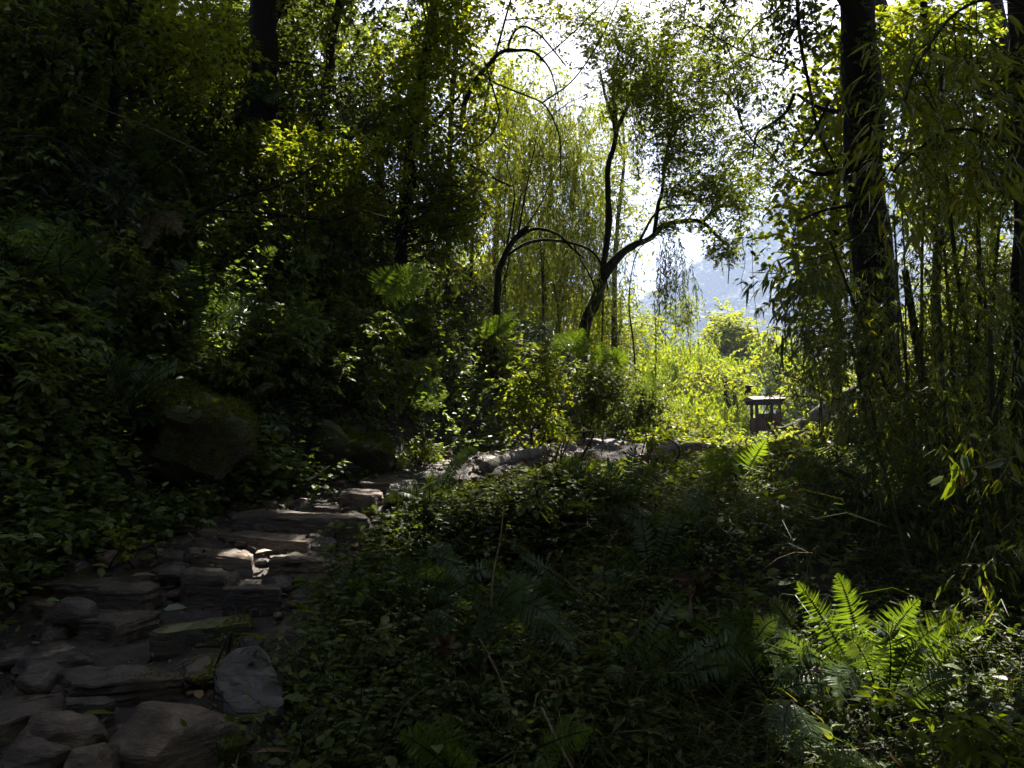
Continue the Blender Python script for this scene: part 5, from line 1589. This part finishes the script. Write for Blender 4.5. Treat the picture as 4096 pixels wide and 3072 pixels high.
shrub('dark leaved bush between the roofed box and the big trunk', 822, 340, 13, 24, 20, 26, .4, dict(ntw=6, nlv=8, L=.13, W=.045, tm='ovate', droop=.3, tone=.4), 'dark', bv=440)
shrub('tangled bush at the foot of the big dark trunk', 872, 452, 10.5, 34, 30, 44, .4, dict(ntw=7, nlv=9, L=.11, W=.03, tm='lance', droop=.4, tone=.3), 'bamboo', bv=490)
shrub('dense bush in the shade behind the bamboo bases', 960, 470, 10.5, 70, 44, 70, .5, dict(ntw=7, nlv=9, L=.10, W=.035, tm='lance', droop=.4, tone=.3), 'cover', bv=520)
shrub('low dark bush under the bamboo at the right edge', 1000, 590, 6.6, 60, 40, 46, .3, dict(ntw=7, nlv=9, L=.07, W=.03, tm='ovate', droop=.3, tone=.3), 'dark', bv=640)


def bamboo(label, path, r0, sprays, nsp, tone=.35, length=.8, mat='bamboo', L=.115, W=.0155, group='bamboo culms at the right', ntw=5, nlv=10):
    p = pp(path)
    f = foot(p[0], .1)
    if f[2] < p[0][2] - .1:
        p = np.vstack([f, p])
    o = thing('bamboo', label, 'bamboo', p[0], group)
    mb = MB()
    n = 60
    c = spline(p, n)
    tube(mb, c, r0, r0 * .55, 7, n=n, lump=.02)
    ln = np.linalg.norm(np.diff(c, axis=0), axis=1).sum()
    for k in range(2, n - 1, 3):                       # the swollen nodes
        ax = unit(c[k + 1] - c[k - 1])
        rr = r0 * (1 - .45 * k / n)
        tube(mb, np.array([c[k] - ax * .018, c[k], c[k] + ax * .018]), rr * 1.0, rr * 1.28, 7, n=4, lump=0)
    mb.build('culm', BK['culm'], o, smooth=True)
    mb = MB()
    if sprays is not None:
        q = sprays
    else:
        j = rng.integers(int(n * .25), n, nsp)
        q = c[j] + rng.standard_normal((nsp, 3)) * np.array([.45, .35, .25])
    foliage(mb, q, .5, ntw, nlv, L, W, 'lance', .55, (0, -.2, .1), .3, .6, 0, 1, tone, .25, .003, .5)
    jj = np.linalg.norm(q[:, None] - c[None], axis=2).argmin(1)
    t = np.linspace(0, 1, 4)[None, :, None]
    C = c[jj][:, None] * (1 - t) + q[:, None] * t + np.array([0, 0, .12]) * (t * (1 - t))
    strands(mb, C, np.full((len(q), 4), .004), 3, 1)
    mb.build('foliage', [LM[mat], BK['culm']], o)
    return o


bamboo('reddish brown slanting stem just right of the big trunk', [(948, 490, 9), (938, 440, 9), (926, 395, 9), (918, 350, 9), (905, 270, 9)], .07, None, 26)
bamboo('dark culm curving from the top towards the crossing at the right', [(990, 500, 8.5), (986, 440, 8.5), (973, 384, 8.5), (965, 318, 8.5), (955, 256, 8.5), (945, 160, 8.6), (940, 60, 8.8)], .03, None, 34)
bamboo('dark culm crossing it from the lower left to the upper right', [(948, 495, 8.6), (957, 440, 8.6), (971, 382, 8.6), (979, 318, 8.6), (979, 265, 8.6), (976, 150, 8.7), (970, 40, 8.8)], .032, None, 34)
bamboo('straight thin culm left of the two crossing ones', [(956, 470, 9.4), (954, 400, 9.4), (951, 340, 9.4), (944, 250, 9.5), (930, 120, 9.7)], .026, None, 28)
bamboo('culm rising along the right edge of the picture', [(1018, 480, 7.5), (1021, 380, 7.5), (1022, 260, 7.5), (1020, 120, 7.5)], .03, None, 18)
bamboo('pair member of two steep culms leaning right near the edge', [(990, 436, 10), (1002, 400, 10), (1012, 360, 10), (1024, 310, 10)], .026, None, 14)
bamboo('leaning culm just left of the steep one near the edge', [(985, 445, 10), (996, 402, 10), (1004, 370, 10), (1014, 300, 10)], .026, None, 14)
bamboo('long slanting culm from the dark middle up to the left', [(920, 610, 6.6), (905, 550, 6.9), (892, 500, 7.2), (884, 470, 7.4), (868, 420, 7.8), (850, 340, 8.2)], .022, None, 24)
bamboo('dead mossy culm bending over at its broken top', [(900, 560, 7.4), (884, 520, 7.4), (866, 488, 7.4), (850, 476, 7.3), (838, 470, 7.2)], .026, None, 6)
bamboo('dark culm at the lower right with a reddish sheath', [(1012, 640, 6), (1000, 590, 6), (990, 540, 6.1), (982, 500, 6.2), (976, 460, 6.3), (968, 400, 6.5)], .026, None, 16)
bamboo('thick upright culm in the dark right of the reddish one', [(1018, 650, 6), (1012, 590, 6), (1006, 530, 6), (998, 480, 6), (994, 430, 6.1), (990, 330, 6.3)], .032, None, 16)
for k, (u0, v0, u1, v1, d, r) in enumerate([(925, 560, 908, 380, 8.5, .022), (938, 580, 926, 420, 8, .02), (952, 610, 944, 400, 7.6, .024), (966, 625, 968, 430, 7.2, .02), (978, 640, 996, 420, 7, .022), (990, 560, 1010, 330, 8, .022), (1004, 610, 1016, 420, 6.8, .02),
                                             (935, 540, 955, 330, 9.5, .024), (915, 520, 922, 260, 10, .026), (905, 500, 898, 300, 10.2, .022), (970, 520, 1000, 220, 9.6, .026), (1000, 540, 985, 300, 9.4, .024)]):
    bamboo('dark bamboo culm among many standing in the shade at the right', [(u0, v0, d), ((u0 + u1) / 2 + 3 * (-1) ** k, (v0 + v1) / 2, d), (u1, v1, d), (u1 + (u1 - u0) * .6, v1 - 90, d + .2)], r, None, 11, tone=.35)
# the leafy bamboo that hides the big trunk
bamboo('arching bamboo stem spreading its leaves before the big dark trunk', [(925, 520, 9), (905, 440, 8.8), (872, 350, 8.6), (845, 280, 8.4), (830, 240, 8.3)], .022,
       np.concatenate([ell(845, 330, 30, 60, 8.6, .35, 30), ell(885, 405, 44, 50, 8.6, .35, 36), ell(835, 360, 22, 30, 9, .3, 10)]), 0, .45, group='leafy bamboo sprays')
bamboo('leafy bamboo stem bending left over the roofed box', [(900, 500, 9.6), (870, 440, 10), (830, 400, 11), (800, 380, 12), (775, 372, 12.6)], .018,
       np.concatenate([ell(818, 378, 20, 18, 12, .4, 16), ell(866, 440, 28, 36, 10, .4, 36), ell(800, 300, 16, 30, 11, .3, 7), ell(780, 345, 12, 20, 12, .3, 5)]), 0, .4, group='leafy bamboo sprays')
bamboo('leafy bamboo clump filling the shade under the big trunk', [(905, 560, 8), (890, 500, 8), (880, 450, 8), (870, 400, 8)], .02,
       np.concatenate([ell(870, 470, 50, 40, 8.2, .4, 60), ell(800, 480, 40, 26, 8.6, .3, 24)]), 0, .3, group='leafy bamboo sprays')
tree('forest_tree', 'airy small leaved tree filling the sky right of the leaning tree', ([(862, 440, 16), (858, 330, 16), (850, 220, 16), (845, 120, 16), (840, 30, 16)], .07, .04),
     [(ell(725, 60, 60, 64, 16, 1, 90), .55), (ell(775, 160, 34, 60, 16, 1, 50), .55), (ell(690, 20, 50, 24, 16, 1, 26), .5)], dict(ntw=7, nlv=9, L=.08, W=.04, tm='diamond', droop=.35, tone=.45), 'bright', stem_mat='dark',
     limbs=[([(850, 220, 16), (810, 190, 16), (775, 160, 16), (745, 130, 16), (735, 80, 16)], .03, .008), ([(845, 120, 16), (800, 70, 16), (750, 55, 16), (705, 30, 16), (670, 10, 16)], .03, .008)])
# leaves near the camera at the top right
bamboo('bamboo spray with long leaves hanging close by at the top right', [(1080, 120, 5), (1060, 40, 4.9), (1010, 0, 4.8), (960, 10, 4.7), (920, 60, 4.6), (905, 100, 4.6)], .014,
       np.concatenate([ell(910, 95, 34, 34, 4.7, .2, 10), ell(975, 90, 48, 60, 4.9, .25, 9), ell(950, 40, 40, 40, 5, .3, 5)]), 0, .6, L=.17, W=.022, ntw=3, nlv=7, group='leafy bamboo sprays')
bamboo('bamboo twig with separate long yellow green leaves left of the spray', [(1060, 180, 5), (1000, 140, 4.8), (950, 130, 4.7), (905, 160, 4.6), (893, 172, 4.6)], .010,
       np.concatenate([ell(900, 158, 18, 14, 4.6, .1, 5), ell(940, 165, 24, 18, 4.6, .15, 7), ell(985, 150, 36, 26, 4.7, .15, 12)]), 0, .7, L=.16, W=.021, ntw=3, nlv=6, group='leafy bamboo sprays')
bamboo('dark bamboo shoot dangling before the hazy mountain', [(900, 200, 9), (860, 235, 8.8), (830, 252, 8.6), (800, 262, 8.5)], .010, np.concatenate([ell(812, 268, 22, 14, 8.5, .2, 9), ell(795, 290, 12, 18, 8.5, .2, 4)]), 0, .15, L=.2, W=.026, group='leafy bamboo sprays')

# branch with limp leaves at the right edge, leafy branch at the bottom right corner
b0 = pp([(1060, 452, 4.6), (1018, 456, 4.55), (985, 465, 4.5), (962, 470, 4.5), (948, 470, 4.5)])
o = thing('dangling_branch', 'thin bare branch with limp pale and yellow leaves at the right edge', 'branch', b0[0])
mb = MB()
tube(mb, b0, .007, .003, 6, lump=.05)
tube(mb, pp([(1012, 457, 4.5), (1002, 475, 4.45), (992, 488, 4.4)]), .004, .002, 5, lump=.05)
mb.build('stem', BK['cane'], o)
for (u, v, du, dv, L, W, mt, tn) in ((956, 462, -4, 22, .13, .05, 'lime', .2), (962, 454, 6, 20, .14, .055, 'pale', .8), (968, 466, 3, 22, .12, .05, 'lime', .1), (944, 476, -16, 8, .10, .035, 'pale', 1.0), (955, 480, -14, 22, .14, .06, 'lime', .6), (962, 474, 4, 20, .10, .03, 'dead', .8),
                                     (985, 468, 22, -10, .16, .05, 'pale', 1.0), (1010, 462, 14, 22, .16, .055, 'bright', .7), (976, 470, -8, 10, .1, .04, 'pale', .9), (1000, 480, -6, 14, .1, .05, 'yellow', .5), (1022, 462, -4, -16, .14, .05, 'cover', .6)):
    q = P(u, v, 4.5)
    e = P(u + du, v + dv, 4.5 + .02)
    mb = MB()
    leaves(mb, np.repeat(q[None], 2, 0) + np.array([[0, 0, 0], [.01, .02, 0]]), np.array([e - q, e - q + np.array([.02, .02, -.02])]), np.array([[.4, -1, .3], [-.3, -1, .4]]), L, W, 'ovate', 0, tn, cull=False)
    mb.build('leaf', LM[mt], o)
lb = pp([(1080, 745, 3.6), (1030, 735, 3.7), (980, 724, 3.8), (930, 712, 3.9), (890, 702, 4.0), (862, 700, 4.05)])
plant('leafy_branch', 'leafy branch reaching in from the bottom right corner', 'branch', lb[0], [(lb, .008, .003), (pp([(1060, 790, 3.6), (1010, 770, 3.6), (960, 745, 3.7)]), .007, .003), (pp([(1080, 790, 3.4), (1040, 765, 3.5), (1000, 735, 3.6)]), .007, .003)],
      [(spline(lb, 12)[1:], .12), (ell(985, 748, 44, 22, 3.7, .1, 12), .16), (ell(1010, 775, 30, 12, 3.5, .1, 6), .16)], dict(ntw=2, nlv=6, L=.095, W=.042, tm='ovate', droop=.2, tone=.15, spread=.15, twig_r=.002), 'bright', stem_mat='twig')
shrub('dark low shrub filling the bottom right corner behind the leafy branch', 1000, 740, 4.7, 50, 24, 26, .22, dict(ntw=6, nlv=8, L=.08, W=.035, tm='ovate', droop=.3, tone=.3), 'dark', bv=760)

# ------------------------------------------------------------------ the sunlit clearing
tree('bright_tree', 'bright green round topped tree standing in the sunlit clearing', ([(742, 405, 42), (740, 385, 42), (738, 360, 42), (736, 335, 42)], .25, .1),
     [(ell(735, 345, 30, 28, 42, 1.4, 90), 1.0), (ell(728, 330, 14, 14, 42, 1, 16), .8)], dict(ntw=7, nlv=10, L=.24, W=.13, tm='diamond', droop=.3, tone=.75), 'bright', stem_mat='dark', limbs=[([(738, 370, 42), (722, 350, 42), (716, 335, 42)], .12, .05), ([(738, 365, 42), (752, 345, 42), (758, 330, 42)], .12, .05)])
tree('bright_tree', 'paler green tree just right of the round topped one', ([(780, 430, 38), (778, 400, 38), (776, 370, 38), (778, 350, 38)], .18, .08), [(ell(778, 370, 24, 34, 38, 1.2, 70), .9)], dict(ntw=7, nlv=10, L=.25, W=.12, tm='diamond', droop=.5, tone=.8), 'lime', stem_mat='dark')
tree('bright_tree', 'light green tree partly hidden behind the bamboo and the slanting trunk', ([(830, 450, 34), (826, 420, 34), (820, 390, 34)], .18, .08), [(ell(815, 410, 34, 46, 34, 1.2, 90), .85)], dict(ntw=7, nlv=10, L=.25, W=.12, tm='diamond', droop=.4, tone=.8), 'lime', stem_mat='dark')
tree('sparse_tree', 'thin yellowish tree with open branches before the mountain', ([(664, 385, 55), (668, 350, 55), (676, 330, 55), (690, 315, 55)], .14, .05), [(ell(672, 318, 20, 16, 55, 1, 22), 1.0), (ell(688, 310, 8, 10, 55, 1, 6), .9)],
     dict(ntw=6, nlv=8, L=.26, W=.13, tm='diamond', droop=.3, tone=.5), 'yellow', stem_mat='dark', limbs=[([(668, 350, 55), (680, 340, 55), (694, 345, 55)], .06, .03), ([(670, 340, 55), (656, 325, 55), (648, 318, 55)], .06, .03)])
tree('dark_trunk_tree', 'small tree with two dark trunks left of the roofed box', ([(729, 418, 31), (727, 400, 31), (726, 380, 31)], .16, .1), [(ell(722, 378, 34, 12, 31, 1, 30), .8)], dict(ntw=6, nlv=9, L=.2, W=.09, tm='diamond', droop=.6, tone=.7), 'bright', stem_mat='dark',
     limbs=[([(735, 420, 31.4), (735, 400, 31.4), (733, 382, 31.4)], .13, .08)])
weeping('thicket of feathery lime green bamboo left of the round topped tree', (685, 430, 36), [[(685, 395, 36), (684, 365, 36), (680, 345, 36)], [(690, 395, 36), (700, 370, 36), (712, 360, 36)]], np.concatenate([ell(680, 362, 34, 22, 36, 1.5, 80), ell(712, 376, 30, 12, 34, 1.2, 50)]), 7, 1.6, 20, .55, 'lime', .26, .045)
weeping('low feathery bamboo drooping over the clearing beside the path', (700, 440, 30), [[(700, 420, 30), (700, 408, 30)], [(700, 424, 30), (730, 412, 30)]], np.concatenate([ell(690, 408, 40, 12, 30, 1.2, 70), ell(735, 420, 22, 10, 31, .6, 40)]), 7, .9, 18, .6, 'lime', .22, .035)
shrub('pale leaved bush under the feathery bamboo in the clearing', 704, 392, 33, 17, 15, 24, .7, dict(ntw=6, nlv=9, L=.22, W=.09, tm='diamond', droop=.5, tone=.9), 'bright', bv=415)
0 and shrub('lush bush at the foot of the roofed box', 748, 443, 25, 20, 5, 18, .5, dict(ntw=6, nlv=9, L=.14, W=.06, tm='diamond', droop=.3, tone=.6), 'bright', bv=450)
shrub('sunlit bush below the slanting trunk', 808, 448, 22, 30, 14, 40, .5, dict(ntw=6, nlv=9, L=.16, W=.07, tm='diamond', droop=.3, tone=.8), 'bright', bv=470)
shrub('tall sunlit grass like bush at the right side of the far path', 690, 432, 20, 34, 9, 34, .5, dict(ntw=6, nlv=9, L=.13, W=.05, tm='diamond', droop=.3, tone=.6), 'bright', bv=445)
for k, (u, v, d, r) in enumerate([(590, 330, 34, 40), (640, 350, 40, 34), (540, 310, 32, 44), (490, 290, 30, 40), (680, 372, 48, 26), (900, 400, 30, 46), (960, 420, 28, 50), (1010, 380, 28, 46), (860, 380, 40, 36), (920, 330, 34, 40), (980, 300, 34, 44)]):
    tree('far_tree', 'light green tree among those glowing behind the near foliage', ([(u, v + r + 40, d), (u + 3, v + r * .5, d), (u, v - r * .3, d)], .16, .07), [(ell(u, v, r, r * .9, d, 1.2, 48), r * d / FPX * .55)], dict(ntw=7, nlv=10, L=.24, W=.11, tm='diamond', droop=.4, tone=.6), 'bright',
         stem_mat='dark', group='trees behind the bright gap')

for lb, u, v, d, ru, rv, n, mt in (('yellow green tree filling the middle of the gap behind the weeping bamboo', 545, 200, 27, 50, 90, 120, 'yellow'), ('pale green tree behind the arching bare trunk', 500, 130, 25, 36, 70, 80, 'bright'),
                                    ('green tree glowing between the mossy arms and the leaning tree', 560, 290, 28, 56, 46, 90, 'bright'), ('yellowish tree showing through the crown of the leaning tree', 618, 175, 28, 32, 80, 70, 'yellow'),
                                    ('bright tree behind the foot of the leaning tree', 615, 330, 30, 40, 40, 70, 'bright')):
    tree('backlit_tree', lb, ([(u - 4, v + rv + 60, d), (u, v + rv * .6, d), (u + 6, v - rv * .2, d), (u + 4, v - rv * .8, d)], .12, .04), [(ell(u, v, ru, rv, d, 1.3, n), .85)], dict(ntw=7, nlv=10, L=.17, W=.065, tm='diamond', droop=.5, tone=.6), mt, stem_mat='twig')

tree('backlit_tree', 'yellow green sprays of a tree crossing the white sky at the top edge', ([(470, 330, 18), (474, 200, 18), (488, 90, 18), (505, 20, 18), (520, -30, 18)], .05, .02), [(ell(520, 12, 46, 22, 18, .8, 26), .6), (ell(575, 50, 34, 36, 19, .8, 30), .6), (ell(490, 60, 24, 44, 18, .8, 26), .55)],
     dict(ntw=5, nlv=7, L=.12, W=.055, tm='diamond', droop=.35, tone=.7), 'bright', stem_mat='twig', limbs=[([(505, 20, 18), (535, 20, 18.4), (570, 40, 19)], .02, .008)])

# ------------------------------------------------------------------ out-of-view trees added around and above to block sun and sky
def shade_tree(x, y, cx, cy, cz, rx, rz, n, lab, leaf=.24):
    b = np.array([x, y, float(hgt(x, y)) - .2])
    o = thing('forest_tree', lab, 'tree', b, 'unseen trees added for shade')
    mb = MB()
    tube(mb, [b, b + np.array([(cx - x) * .1, (cy - y) * .1, 3.0]), np.array([x + (cx - x) * .45, y + (cy - y) * .45, cz - rz * .7]), np.array([cx, cy, cz])], .3, .1, 9, lump=.12)
    mb.build('trunk', BK['dark'], o, smooth=True)
    mb = MB()
    d = unit(rng.standard_normal((n, 3)))
    r = rnd(n) ** (1 / 2.2)
    p = np.array([cx, cy, cz]) + d * r[:, None] * np.array([rx, rx, rz])
    p = p + .5 * np.stack([vnoise(p, .5, 1), vnoise(p, .5, 2), vnoise(p, .5, 3)], -1)
    leaves(mb, p, unit(rng.standard_normal((n, 3)) + DOWN * .4), rng.standard_normal((n, 3)) * .5 + np.array([0, 0, 1]), leaf * uni(.7, 1.3, n), leaf * .5 * uni(.7, 1.3, n), 'diamond', 0, np.clip(.45 + .25 * rng.standard_normal(n), 0, 1))
    br = unit(rng.standard_normal((60, 3)))
    e = np.array([cx, cy, cz]) + br * np.array([rx, rx, rz]) * .9
    t = np.linspace(0, 1, 5)[None, :, None]
    s0 = np.array([cx, cy, cz - rz * .4])
    strands(mb, s0 * (1 - t) + e[:, None] * t + np.array([0, 0, .5]) * (t * (1 - t)), np.full((60, 5), .03) * np.linspace(1.3, .4, 5), 4, 1)
    mb.build('crown', [LM['dark'], BK['dark']], o)


LABT = 'unseen tall tree added around the path to cast shade'
for a in ADDED_CANOPY:
    shade_tree(*a, LABT)
